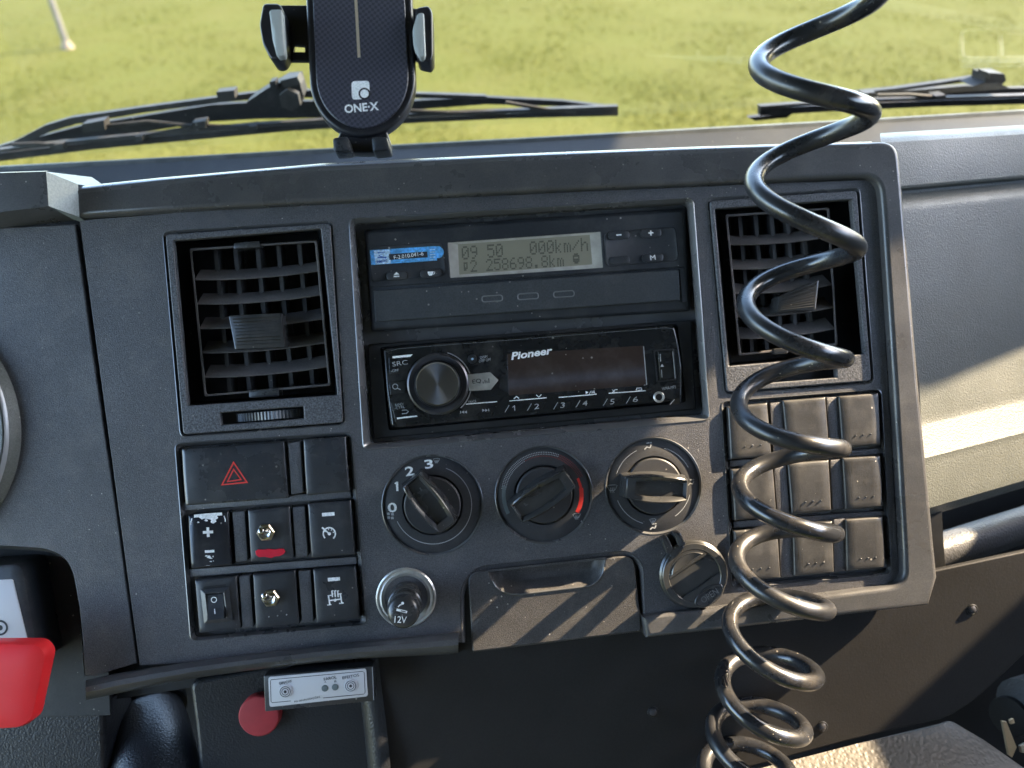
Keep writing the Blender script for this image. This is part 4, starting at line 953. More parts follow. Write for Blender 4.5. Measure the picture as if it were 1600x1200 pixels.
# ================================================================== RADIO
def build_radio():
    t = Thing('car_radio', U(825, 672, -15), 'glossy black car radio with silver volume knob', 'radio')
    trim = [(574, 538), (1080, 500), (1088, 640), (583, 686)]
    ti = [(597, 545), (1056, 509), (1069, 626), (610, 670)]
    t.part('trim_frame', loft([RR(trim, -15.5, 1.5), RR(trim, -9, 1.5), RR(inset(trim, 2), -8, 1.5), RR(inset(ti, -3), -8, 2), RR(ti, -10, 2), RR(ti, -15, 2)]), 'radio_trim')
    wF = -4.0
    fa = [U(x, y, wF) for x, y in [(599, 546), (625, 541), (840, 524), (1040, 508.5), (1054, 510), (1061, 540), (1066, 575), (1066, 622), (1050, 627), (840, 648), (625, 668), (612, 666), (604, 610)]]
    fa = rnd(fa, 1.6, 4)
    f = t.part('faceplate', plate(fa, -14, wF, 1.1), 'radio')
    w = wF + .06
    # bright bevel line round the face
    t.part('edge_line', strip([p + Vector((0, 0, .0)) for p in [U(x, y, wF + .03) for x, y in [(611, 663), (605, 610), (601, 550), (626, 544.5), (840, 528), (1040, 512), (1052, 513.5), (1059, 540), (1063, 575), (1063, 617)]]], .22), 'print_glint_faint')
    # screen window
    t.part('display', plate(RR([(792, 553), (1005, 540), (1010, 602), (795, 618)], w, .5), wF - .5, wF + .12, .1), 'screen')
    t.part('display_edge', join(line([(1005.5, 541), (1010.5, 601), (1006, 602)], w + .1, 1.3), smooth=0), 'print_dim')
    t.part('brand_name', text('Pioneer', (830.5, 552), 66, 12, w, 3.8, shear=.25, bold=.03), 'print')
    # knob
    c = U(684.5, 600, wF)
    kx = Thing
    t.part('knob_ring', lathe((c.x, c.y), [(18.6, wF - .2), (18.4, wF + 1.6), (17.4, wF + 2.4), (14.6, wF + 1.2), (14.4, wF + .2)], 64, cap=False), 'dark_metal')
    t.part('knob_collar', lathe((c.x, c.y), [(14.5, wF - .2), (14.2, wF + 1.0), (13.6, wF + 1.2)], 64), 'black')
    cr = U(684.5, 600, wF + 8); cr2 = (c.x, c.y)
    k = t.part('volume_knob', lathe(cr2, [(13.4, wF), (13.2, wF + 6), (12.9, wF + 6.8)], 64, cap=False), 'switch')
    t.part('knob_rim', lathe(cr2, [(12.95, wF + 6.6), (12.7, wF + 7.3), (12.2, wF + 7.2)], 64, cap=False), 'chrome', parent=k)
    # spun face needs its own centre for the radial grain
    me = lathe((0, 0), [(12.25, 0), (6, .12), (0.02, .15)], 64); me.transform(Matrix.Scale(.001, 4)); me.materials.append(MATS['spun'])
    ob = bpy.data.objects.new('knob_face', me); COL.objects.link(ob); ob.parent = k; ob.location = (Vector((c.x, c.y, wF + 7.15)) - t.o) * .001
    # bright crescent right of the knob
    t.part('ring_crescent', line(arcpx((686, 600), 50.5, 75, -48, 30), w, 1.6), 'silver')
    # left buttons
    def btn(px, nm='button', r=.4, h=.5): return t.part(nm, plate(RR(px, wF + h, r), wF - 1, wF + h, .25), 'radio')
    b1 = btn([(607, 558), (644, 553), (652, 560), (637, 583), (609, 585)])
    b2 = btn([(608, 597), (633, 594), (635, 614), (610, 617)], h=1.0)
    b3 = btn([(611, 629), (640, 625), (652, 642), (676, 656), (618, 660)])
    wb = wF + .6
    t.part('button_bar', poly([(613, 556.5), (645, 553.5), (641, 557.5), (613.5, 560)], wb), 'print', parent=b1)
    t.part('button_text', join(text('SRC', (625, 567.5), 24, 7, wb, 4, bold=.0), text('-OFF', (617, 579), 12, 4, wb, 4), smooth=0), 'print_dim', parent=b1)
    t.part('search_symbol', join(line(arcpx((617.5, 604), 4, 0, 345, 16), wb + .6, 1.2), line([(621, 606.5), (626, 609)], wb + .6, 1.5), smooth=0), 'print_dim', parent=b2)
    t.part('button_text', join(text('BAND/', (624, 632), 13, 4, wb, 4), text('-CTRL', (624.5, 636.8), 16, 4, wb, 4), line([(628, 641), (635, 640.5), (638, 643), (635, 646), (628, 646.6)], wb, 1.2), smooth=0), 'print_dim', parent=b3)
    t.part('button_bar', poly([(620, 652.5), (651, 649), (653, 651), (620.5, 655)], wb), 'print', parent=b3)
    # display button and EQ arrow
    c2 = U(738, 561, wF)
    t.part('display_button', lathe((c2.x, c2.y), [(2.8, wF), (2.6, wF + .6), (1.6, wF + .8), (.8, wF + .5)], 24), 'radio_trim')
    t.part('button_light', lathe((c2.x, c2.y), [(.75, wF + .5), (.6, wF + .75)], 14), 'sticker_pale')
    t.part('small_print', join(text('DISP/', (756, 558), 12, 4.2, w, 4), text('-DISP OFF', (757, 563), 20, 4.2, w, 4), text('TRACK', (738, 627.5), 13, 4, w, 4), text('WMA-MP3', (1045, 606), 22, 4.6, w, 4), smooth=0), 'print_dim')
    eq = [(731, 585), (766, 581.5), (779, 594), (767, 609), (733, 611)]
    e = t.part('eq_button', plate(rnd([U(x, y, wF + 1.4) for x, y in eq], .4, 3), wF - .5, wF + 1.4, .5), 'alu')
    t.part('eq_text', join(text('EQ', (745, 596), 14, 7.5, wF + 1.45, 4, bold=.01), *[line([(755 + 3 * k, 599.2 - .3 * k), (755 + 3 * k - .2, 599.2 - .3 * k - h)], wF + 1.55, 1.5) for k, h in enumerate((3, 5.5, 4, 7))], smooth=0), 'print_dark', parent=e)
    # lower keys
    ln = [line([(728, 631.5), (777, 627.5)], w, 1.3), line([(796, 626.5), (854, 621.5)], w, 1.3), line([(873, 621), (932, 616)], w, 1.3), line([(951, 614.5), (1009, 610.5)], w, 1.3),
          line([(803, 623), (807, 619.5), (811, 622.5)], w, 1.4), line([(838, 617), (842, 620.5), (846, 616.5)], w, 1.4),
          poly([(915, 611), (919.5, 613), (915.5, 615.5)], w), line([(921, 616), (923, 611)], w, .9), line([(925, 610.5), (925.3, 615)], w, 1.2), line([(928, 610.3), (928.3, 614.8)], w, 1.2),
          line([(957, 609), (961, 613.5), (965, 613)], w, 1), line([(957, 613.6), (961, 609), (965, 608.6)], w, 1), line([(994, 610), (995, 606.5), (1002, 606), (1003, 609)], w, 1), line([(996, 609.8), (1003, 609.4)], w, 1)]
    t.part('print_lines', join(*ln, smooth=0), 'print')
    for i, (x, y) in enumerate(((804, 637.5), (839, 635), (880, 633), (915, 630), (957.5, 627.5), (993.5, 624))):
        px = [(x - 9, y - 5), (x + 14, y - 7), (x + 7, y + 6), (x - 16, y + 8)]
        kx = t.part('preset_key', plate(RR(px, wF + .7, .4), wF - 1, wF + .7, .3), 'radio')
        t.part('key_number', text(str(i + 1), (x - 1, y), 8, 8, wF + .72, 4, shear=.15) if i else one(x - 1, y, 8, wF + .72, 1.5), 'print_dim', parent=kx)
        t.part('key_edge', line([(x - 15, y + 6.5), (x - 8.5, y - 4.4)], wF + .75, .9), 'print_dim', parent=kx)
    tk = t.part('track_key', plate(RR([(716, 640), (774, 634), (768, 648), (708, 654)], wF + .6, .4), wF - 1, wF + .6, .3), 'radio')
    t.part('track_symbols', join(line([(719.5, 642), (719.8, 646)], wF + .7, 1.2), *[poly([(x, 644), (x + 4, 641.5), (x + 4.2, 646)], wF + .7) for x in (721, 725.5)], *[poly([(x, 638.8), (x + 4, 641), (x + .3, 643.4)], wF + .7) for x in (753.5, 758)], line([(763.5, 638.6), (763.8, 642.6)], wF + .7, 1.2), smooth=0), 'print_dim', parent=tk)
    # usb door, aux socket, release key
    ud = [(1021, 547), (1053, 544.5), (1057, 594), (1026, 597)]
    t.part('usb_frame', loft([RR(ud, wF, .6), RR(inset(ud, .6), wF + .5, .6), RR(inset(ud, 2), wF + .5, .6), RR(inset(ud, 2.6), wF - .5, .5)], cap1=True), 'radio_trim')
    dq = [(1028, 548.5), (1048, 547), (1052, 592), (1032, 594)]
    dd = t.part('usb_door', solid(dq, wF - .5, wF + .9, .5, .4), 'radio')
    t.part('usb_mark', join(line([(1031.5, 553), (1032.5, 565)], wF + 1, 1), line([(1033.5, 578), (1034.5, 590)], wF + 1, 1), poly([(1031.5, 573.5), (1034.5, 568.5), (1037.5, 573)], wF + 1), smooth=0), 'print_dim', parent=dd)
    t.part('door_edge', line([(1051, 549), (1055, 591)], wF + .62, 1.1), 'print_dim')
    c3 = U(1029.5, 620.5, wF)
    t.part('aux_socket', lathe((c3.x, c3.y), [(3.4, wF - .2), (3.4, wF + .5), (3.0, wF + .8), (2.3, wF + .6), (2.0, wF + .1)], 32, cap=False), 'alu')
    t.part('socket_hole', polyP(circ(c3, 2.05, wF + .14, 24)), 'black')
    t.part('release_key', plate(RR([(1050, 623), (1064, 620.5), (1064, 631), (1046, 633)], wF + .6, .6), wF - 1, wF + .6, .3), 'radio')
    t.part('release_mark', line([(1046.5, 632.5), (1054, 624)], wF + .7, 1.1), 'print_dim')
build_radio()

# ================================================================== LIGHTER, DRAWER, SOCKET COVER
def build_lighter():
    c = U(634.5, 933.5, 0)
    t = Thing('cigarette_lighter', c, 'cigarette lighter in a silver ring socket', 'lighter')
    cc = (c.x, c.y)
    t.part('socket_ring', lathe(cc, [(17.9, -1), (17.8, .8), (17.0, 1.5), (16.2, 1.3), (16.0, .9), (15.6, .9), (14.6, 1.3), (12.6, -.2), (11.8, -2.5), (11.4, -12)], 72, cap=True), 'alu')
    ax = Vector((.02, -.10, 1))
    def ringp(r_, w_): return [Vector((p.x + ax.x * w_, p.y + ax.y * w_, w_)) for p in circ(cc, r_, 0, 56)]
    k = t.part('plug', loft([ringp(r_, w_) for r_, w_ in [(9.6, -10), (9.6, 6), (9.2, 6.6), (9.2, 8), (9.7, 8.6), (9.7, 11), (9.0, 11.6), (9.0, 13), (9.4, 13.6), (9.3, 21), (8.8, 23.2), (7.6, 24.4), (4, 25), (.02, 25.1)]], cap1=True, smooth=40), 'grip')
    w = 25.25
    t.part('lighter_symbol', join(line([(619.5, 952.5), (636, 956.6)], w, 3.6), line([(622, 948.5), (624.5, 945.5), (627.5, 944.5)], w, 1.6), poly([(629 + 2.4 * math.cos(a * .785), 942.5 + 2.4 * math.sin(a * .785)) for a in range(8)], w + .03), smooth=0), 'print', parent=k)
    t.part('lighter_slot', line([(626.5, 954.3), (634, 956.1)], w + .06, 1.2), 'black', parent=k)
    t.part('voltage_text', text('12V', (626, 968), 19, 10.5, w - .1, -9, bold=.01), 'print', parent=k)
build_lighter()
def build_drawer():
    t = Thing('ashtray_drawer', U(868, 1006, -10), 'black ashtray drawer with scooped handle striped by shadows', 'drawer')
    o4 = [(731, 896), (762, 892), (946, 872), (990, 868), (1003, 986), (738, 1019)]
    w1 = .6
    out = rnd([U(x, y, w1) for x, y in o4], [7, 0, 0, 7, 2.5, 1.5], 5)
    scoop = [(763, 893), (945, 872.5), (943, 898), (926, 915), (800, 930), (774, 920)]
    so_ = rnd([U(x, y, w1) for x, y in scoop], [.6, .6, 6, 4, 7, 6], 5)
    t.part('front', plate(out, -7, w1, .8, [[p for p in so_]]), 'drawer')
    def sh(pts, d, w, dy=0):
        c = sum((Vector(p) for p in pts), Vector()) / len(pts); o = []
        for p in pts:
            v = Vector(p) - c; q = c + Vector((v.x * (1 - d / 36), v.y * (1 - d * 1.0 / 12), 0)); q.y += dy; q.z = w; o.append(q)
        return o
    t.part('handle_scoop', loft([sh(so_, -.15, w1 + .05), sh(so_, .4, w1 - .3), sh(so_, 2.2, -3.5, 1.0), sh(so_, 4.4, -7.2, 2.4), sh(so_, 6, -8.2, 3)], cap1=True, smooth=60), 'drawer')
    lowrim = [p for p in so_ if p.y < so_[0].y - 1.5]
    t.part('handle_rim', tube([Vector((p.x, p.y, w1 + .1)) for p in lowrim], .75, 8), 'lip')  # added bead in the lightened plastic, stands in for the rim highlight
    lo = [U(x, y, w1) for x, y in ((739, 1018.6), (870, 1002.6), (1002, 986))]
    t.part('lower_edge', loft([[p + Vector((0, .1, -.5)) for p in lo], [p + Vector((0, -.5, -1.2)) for p in lo], [p + Vector((0, -.9, -3)) for p in lo], [p + Vector((0, 2, -22)) for p in lo]], closed=False), 'frame')
build_drawer()
def build_socket():
    c = U(1084, 898, 2)
    t = Thing('socket_cover', U(1084, 945, 0), 'round hinged socket cover with embossed tab below the right dial', 'socket cover')
    cc = (c.x, c.y); r_ = 53 * PX
    t.part('base_ring', lathe(cc, [(r_ + .6, -.5), (r_ + .4, 1.6), (r_ - .6, 2.6)], 64, cap=True), 'grip')
    # lid with a hollow between two segments
    w0, w1 = 2.4, 4.6
    a = math.radians(29)
    ca, sa = math.cos(a), math.sin(a)
    def L2(x, y, w): return Vector((c.x + x * ca - y * sa, c.y + x * sa + y * ca, w))
    ri = r_ - .8; rin = r_ - 5.0
    # rim
    t.part('lid_rim', lathe(cc, [(ri, w0 - .4), (ri, w1 - .5), (ri - .5, w1), (rin + .6, w1), (rin, w1 - .6), (rin, w0 - .3)], 64, cap=True), 'grip')
    def seg(y0, s, inset_=0.0):
        pts = []; R0 = rin + .4 - inset_
        x0 = math.sqrt(max(R0 * R0 - y0 * y0, .1)); a0 = math.atan2(y0, x0)
        for k in range(15):
            an = a0 + (math.pi - 2 * a0) * k / 14
            pts.append((R0 * math.cos(an), s * R0 * math.sin(an)))
        return pts if s > 0 else pts[::-1]
    up = seg(6.4, 1); t.part('upper_segment', plate(rnd([L2(x, y, 0) for x, y in up], .6, 2), w0, w1 - .15, .5), 'grip')
    ui = seg(8.2, 1, 1.6); g = [L2(x, y, w1) for x, y in ui]; cg = sum(g, Vector()) / len(g)
    t.part('upper_hollow', loft([[Vector((p.x, p.y, w1 - .1)) for p in g], [Vector((cg.x + (p.x - cg.x) * .93, cg.y + (p.y - cg.y) * .93, w1 + .35)) for p in g], [Vector((cg.x + (p.x - cg.x) * .84, cg.y + (p.y - cg.y) * .84, w1 + .1)) for p in g]], cap1=True), 'grip')
    lo = seg(6.8, -1); t.part('lower_segment', plate(rnd([L2(x, y, 0) for x, y in lo], .6, 2), w0, w1 - .1, .5), 'grip')
    # embossed oval tab, slightly overhanging at the lower right
    oc = U(1108, 931, w1)
    ov = [Vector((oc.x + 10.2 * math.cos(x) * ca - 5.2 * math.sin(x) * sa, oc.y + 10.2 * math.cos(x) * sa + 5.2 * math.sin(x) * ca, 0)) for x in [2 * math.pi * k / 36 for k in range(36)]]
    tb = t.part('pull_tab', plate(ov, w0, w1 + .7, .6), 'grip')
    oi = [Vector((oc.x + (p.x - oc.x) * .84, oc.y + (p.y - oc.y) * .78, 0)) for p in ov]
    t.part('tab_hollow', loft([[Vector((p.x, p.y, w1 + .72)) for p in oi], [Vector((p.x, p.y, w1 + .95)) for p in oi], [Vector((oc.x + (p.x - oc.x) * .93, oc.y + (p.y - oc.y) * .92, w1 + .74)) for p in oi]], cap1=True), 'switch', parent=tb)
    t.part('tab_word', text('OPEN', (1108.5, 930.5), 30, 10, w1 + .8, 29), 'print_glint_faint', parent=tb)
    # hinge
    h1 = L2(-1, r_ - 3, 4)
    hg = t.part('hinge_block', solid([(1042, 862), (1062, 846), (1071, 856), (1053, 874)], 0, 6.2, .8, .8), 'grip')
    for q in ([(1033, 843), (1043, 838), (1053, 858), (1043, 868)], [(1053, 833), (1063, 831), (1073, 851), (1061, 856)]):
        t.part('hinge_ear', solid(q, 0, 7.6, 1.2, 1.0), 'grip')
build_socket()

# ================================================================== COILED CABLE
def build_cable():
    # turning points of the coil in the photo (right, left, right ...), y of the centre line there
    ext = [(1384, -860), (1214, -745), (1384, -630), (1210, -520), (1382, -410), (1205, -300), (1378, -190), (1200, -95), (1372, 5), (1187, 106), (1352, 196), (1180, 292), (1332, 402), (1167, 484), (1314, 568), (1156, 641), (1310, 706), (1158, 772), (1300, 832), (1152, 886), (1288, 946), (1141, 990), (1271, 1047), (1129, 1080), (1254, 1128), (1113, 1158), (1233, 1195), (1100, 1215), (1222, 1262), (1090, 1275), (1212, 1325), (1080, 1335)]
    n = len(ext)
    mids = []; amps = []
    for i in range(n):
        x, y = ext[i]
        nb = [ext[j][0] for j in (i - 1, i + 1) if 0 <= j < n]; xo = sum(nb) / len(nb)
        mids.append(((x + xo) / 2, y)); amps.append(abs(x - xo) / 2)
    def wdep(y): return float(np.interp(y, [-900, -200, 0, 400, 650, 850, 1000, 1100, 1200, 1400], [190, 138, 122, 78, 49, 38, 26, 13, 2, -18]))
    A = [U(mx, y, wdep(y)) for mx, y in mids]
    rad = [a * (DIST - wdep(m[1])) / F for a, m in zip(amps, mids)]
    def cr(arr, t):
        i = int(min(max(math.floor(t), 0), n - 2)); f = t - i
        p = [arr[max(i - 1, 0)], arr[i], arr[i + 1], arr[min(i + 2, n - 1)]]
        return 0.5 * ((2 * p[1]) + (p[2] - p[0]) * f + (2 * p[0] - 5 * p[1] + 4 * p[2] - p[3]) * f * f + (3 * p[1] - p[0] - 3 * p[2] + p[3]) * f ** 3)
    right = Vector((math.cos(R(-4.8)), math.sin(R(4.8)), 0)).normalized()
    pts = []; steps = 20
    for k in range((n - 1) * steps + 1):
        t = k / steps; c = cr(A, t); r_ = cr(rad, t)
        T = (cr(A, min(t + 1.0, n - 1)) - cr(A, max(t - 1.0, 0))).normalized()
        e1 = (right - T * right.dot(T)).normalized(); e2 = e1.cross(T)
        if e2.z < 0: e2 = -e2
        th = math.pi * t
        # right (0) -> behind -> left (1) -> in front -> right (2)
        pts.append(c + e1 * (math.cos(th) * r_) - e2 * (math.sin(th) * r_))
    single('coiled_cable', tube(pts, 4.75, 18), 'cable', pts[-1], 'glossy black coiled cable hanging in front of the right vent', 'cable')
build_cable()

# ================================================================== PHONE HOLDER
def build_holder():
    w0, w1 = -66, -54
    t = Thing('phone_holder', U(565, 236, -62), 'black phone holder with side clamps standing before the windscreen', 'phone holder')
    def stad(cx_, yc, rx, ry, ytop, lean, w, n=26):
        pts = []
        for k in range(n + 1):
            a = math.pi + math.pi * k / n
            pts.append(U(cx_ + rx * math.cos(a), yc - ry * math.sin(a), w))
        pts += [U(cx_ + rx + lean, ytop, w), U(cx_ - rx + lean, ytop, w)]
        return rnd(pts, [0] * (n + 1) + [12, 12], 6)
    ob_ = stad(566, 122, 83, 91, -150, -12, w1)
    t.part('back_shell', plate(ob_, w0, w1, 2.2, res=3), 'holder')
    fp = stad(566, 120, 72, 80, -140, -12, w1 + 1.6)
    f = t.part('face_plate', plate(fp, w1 - .5, w1 + 1.6, .8), 'carbon', label='dark carbon weave face of the holder')
    w = w1 + 1.75
    t.part('slot_line', join(line([(552, -100), (556, 0), (561, 90)], w, 5), smooth=0), 'gold', parent=f)
    # emblem: rounded square with a round bite and a disc in it
    rs = rnd([U(x, y, w) for x, y in ((549, 127), (577, 126), (578, 154), (550, 156))], 2.4, 5)
    cut = U(569.5, 146.5, w)
    rr = 8.0 * PX * (DIST - w) / DIST
    em = plate(rs, w - .15, w + .05, .01)
    e = t.part('emblem', em, 'print', parent=f)
    t.part('emblem_ring', lathe((cut.x, cut.y), [(rr * 1.15, w - .1), (rr * 1.15, w + .12)], 30), 'holder', parent=f)
    t.part('emblem_disc', lathe((cut.x, cut.y), [(rr * .82, w), (rr * .82, w + .22)], 30), 'print', parent=f)
    t.part('brand_name', text('ONE·X', (565, 168), 53, 13.5, w, 1.5, bold=.03), 'print', parent=f)
    # side clamps
    wa = -66
    hole = [U(x, y, wa) for x, y in ((459, 70), (476, 71), (476, 81), (459, 81))]
    t.part('clamp_arm', plate([U(x, y, wa) for x, y in ((432, 8), (500, 8), (500, 95), (432, 95))], wa - 4, wa, .5, [hole]), 'holder')
    t.part('clamp_arm', plate([U(x, y, wa) for x, y in ((630, 12), (664, 14), (666, 96), (634, 92))], wa - 4, wa, .5), 'holder')
    lc = rnd([U(x, y, -50) for x, y in ((412, 7), (438, 7), (444, 20), (446, 82), (438, 95), (424, 95), (411, 70), (406, 40))], 2.5, 4)
    c1 = t.part('clamp_jaw', plate(lc, -68, -48, 1.5), 'holder')
    t.part('jaw_pad', solid([(420, 14), (440, 13), (445, 86), (432, 88), (425, 60)], -50, -43, 2, 1.6, dome=.6), 'pad', parent=c1)
    rc = rnd([U(x, y, -50) for x, y in ((650, 14), (670, 10), (676, 20), (677, 90), (672, 98), (652, 94), (647, 60))], 2.5, 4)
    c2 = t.part('clamp_jaw', plate(rc, -68, -48, 1.5), 'holder')
    t.part('jaw_pad', solid([(652, 20), (662, 18), (665, 88), (656, 90), (646, 72), (644, 46)], -50, -43, 2, 1.4, dome=.5), 'pad', parent=c2)
    # foot bracket and hooks
    t.part('foot_bracket', plate(rnd([U(x, y, -58) for x, y in ((538, 190), (600, 190), (612, 228), (604, 238), (532, 238), (524, 222))], 3, 4), -70, -58, 1.5), 'holder')
    for q in ([(519, 214), (543, 212), (549, 235), (521, 237)], [(580, 213), (605, 213), (610, 234), (582, 237)]):
        h = t.part('hook', solid(q, -60, -44, 2.2, 2.0, dome=.4), 'switch')
build_holder()

# ================================================================== WIPERS
def build_wipers():
    Y = 0.375; back = PI3.to_3x3() @ Vector((0, 1, 0)); back = back * 8.0
    def bar(px, Yd, th=8.0):
        v = (PI3.to_3x3() @ Vector((0, 1, 0))) * th
        return prism([atY(x, y, Yd) for x, y in px], v)
    def ribbon(top, bot): return top + bot[::-1]
    def rod(px, Yd, r_, n=8):
        return tube([atY(x, y, Yd) for x, y in px], r_, n)
    t = Thing('windscreen_wiper', atY(440, 170, Y), 'left windscreen wiper with bracketed arm behind the phone holder', 'wiper', 'windscreen wipers outside the glass')
    bl = t.part('blade_rubber', bar(ribbon([(-80, 250), (0, 240), (150, 222), (300, 209), (450, 196), (650, 184), (800, 178), (966, 170)], [(-80, 262), (0, 252), (150, 233), (300, 219), (450, 205), (650, 192), (800, 185), (966, 181)]), Y - .006), 'wiper')
    t.part('blade_spine', bar(ribbon([(-80, 244), (60, 226), (200, 212), (400, 194), (650, 178), (966, 166)], [(-80, 249), (60, 231), (200, 217), (400, 199), (650, 183), (966, 171)]), Y - .012), 'wiper_metal', parent=bl)
    t.part('blade_bridge', bar(ribbon([(-40, 240), (20, 222), (70, 196), (110, 184), (220, 168), (340, 152), (430, 141), (520, 142), (650, 146), (760, 150)], [(-40, 246), (30, 228), (78, 206), (118, 194), (225, 176), (345, 160), (430, 152), (520, 153), (650, 153), (760, 156)]), Y + .004), 'wiper_metal')
    t.part('wiper_arm', bar(ribbon([(30, 222), (130, 196), (220, 182), (330, 164), (400, 160), (500, 158), (640, 160)], [(30, 228), (130, 222), (220, 207), (330, 190), (400, 186), (500, 184), (640, 176)]), Y + .016), 'wiper')
    t.part('arm_end', bar(ribbon([(640, 158), (760, 152), (880, 158), (960, 168)], [(640, 172), (760, 163), (880, 166), (960, 173)]), Y + .010), 'wiper')
    for a in ([(128, 194), (162, 188), (164, 203), (130, 208)], [(338, 144), (366, 141), (367, 154), (340, 156)], [(300, 192), (320, 189), (321, 200), (302, 203)], [(84, 226), (98, 224), (99, 233), (85, 235)], [(210, 214), (222, 212), (223, 220), (211, 222)], [(388, 198), (400, 196), (401, 203), (389, 205)]):
        t.part('clip', bar(a, Y - .016, 14), 'wiper_metal')
    for a in ([(164, 197), (230, 190), (300, 197)], [(222, 214), (268, 204), (302, 200)], [(320, 196), (360, 198), (390, 201)], [(20, 226), (60, 224), (86, 228)], [(620, 172), (700, 176), (790, 178)], [(790, 160), (860, 172), (900, 174)]):
        t.part('claw', rod(a, Y - .010, 1.9), 'wiper_metal')
    hub = t.part('hub', bar([(385, 160), (418, 138), (436, 130), (444, 124), (466, 122), (474, 150), (470, 164), (430, 168), (395, 166)], Y - .02, 26), 'wiper')
    o = atY(455, 153, Y - .03); d = PI3.to_3x3() @ Vector((0, -1, 0))
    t.part('hub_nut', tube([o, o + d * 9], 9.5, 6, smooth=20), 'wiper_metal', parent=hub)
    t.part('washer_nozzle', bar([(421, 128), (430, 126), (432, 140), (423, 142)], Y - .03, 14), 'wiper', parent=hub)
    t.part('hub_cap', bar([(438, 126), (464, 120), (470, 132), (444, 138)], Y - .035, 20), 'wiper_metal', parent=hub)
    t = Thing('windscreen_wiper', atY(1500, 170, Y), 'right windscreen wiper crossing behind the coiled cable', 'wiper', 'windscreen wipers outside the glass')
    bl = t.part('blade_rubber', bar(ribbon([(1188, 170), (1300, 164), (1450, 158), (1700, 150)], [(1188, 181), (1300, 174), (1450, 167), (1700, 160)]), Y - .006), 'wiper')
    t.part('blade_tip', bar([(1170, 184), (1240, 176), (1230, 184), (1180, 189)], Y + .01, 8), 'wiper')
    t.part('blade_spine', bar(ribbon([(1188, 166), (1300, 158), (1450, 153), (1700, 146)], [(1188, 171), (1300, 162), (1450, 157), (1700, 150)]), Y - .012), 'wiper_metal', parent=bl)
    t.part('wiper_arm', bar(ribbon([(1250, 162), (1340, 146), (1440, 140), (1510, 134), (1560, 138), (1700, 136)], [(1250, 170), (1340, 156), (1440, 152), (1510, 152), (1560, 156), (1700, 152)]), Y + .014), 'wiper')
    t.part('blade_bridge', bar(ribbon([(1300, 148), (1400, 138), (1480, 127), (1545, 117)], [(1300, 153), (1400, 143), (1480, 132), (1545, 123)]), Y + .004), 'wiper_metal')
    for a in ([(1350, 146), (1368, 144), (1369, 152), (1351, 154)], [(1462, 150), (1478, 148), (1479, 155), (1463, 156)]): t.part('clip', bar(a, Y - .016, 14), 'wiper_metal')
    t.part('claw', rod([(1370, 149), (1420, 148), (1464, 152)], Y - .01, 1.9), 'wiper_metal')
    hub = t.part('hub', bar([(1520, 135), (1540, 128), (1542, 117), (1570, 116), (1572, 126), (1566, 132), (1582, 140), (1555, 144)], Y - .02, 24), 'wiper')
    t.part('hub_cap', bar([(1545, 114), (1568, 115), (1569, 125), (1547, 124)], Y - .035, 18), 'wiper_metal', parent=hub)
build_wipers()

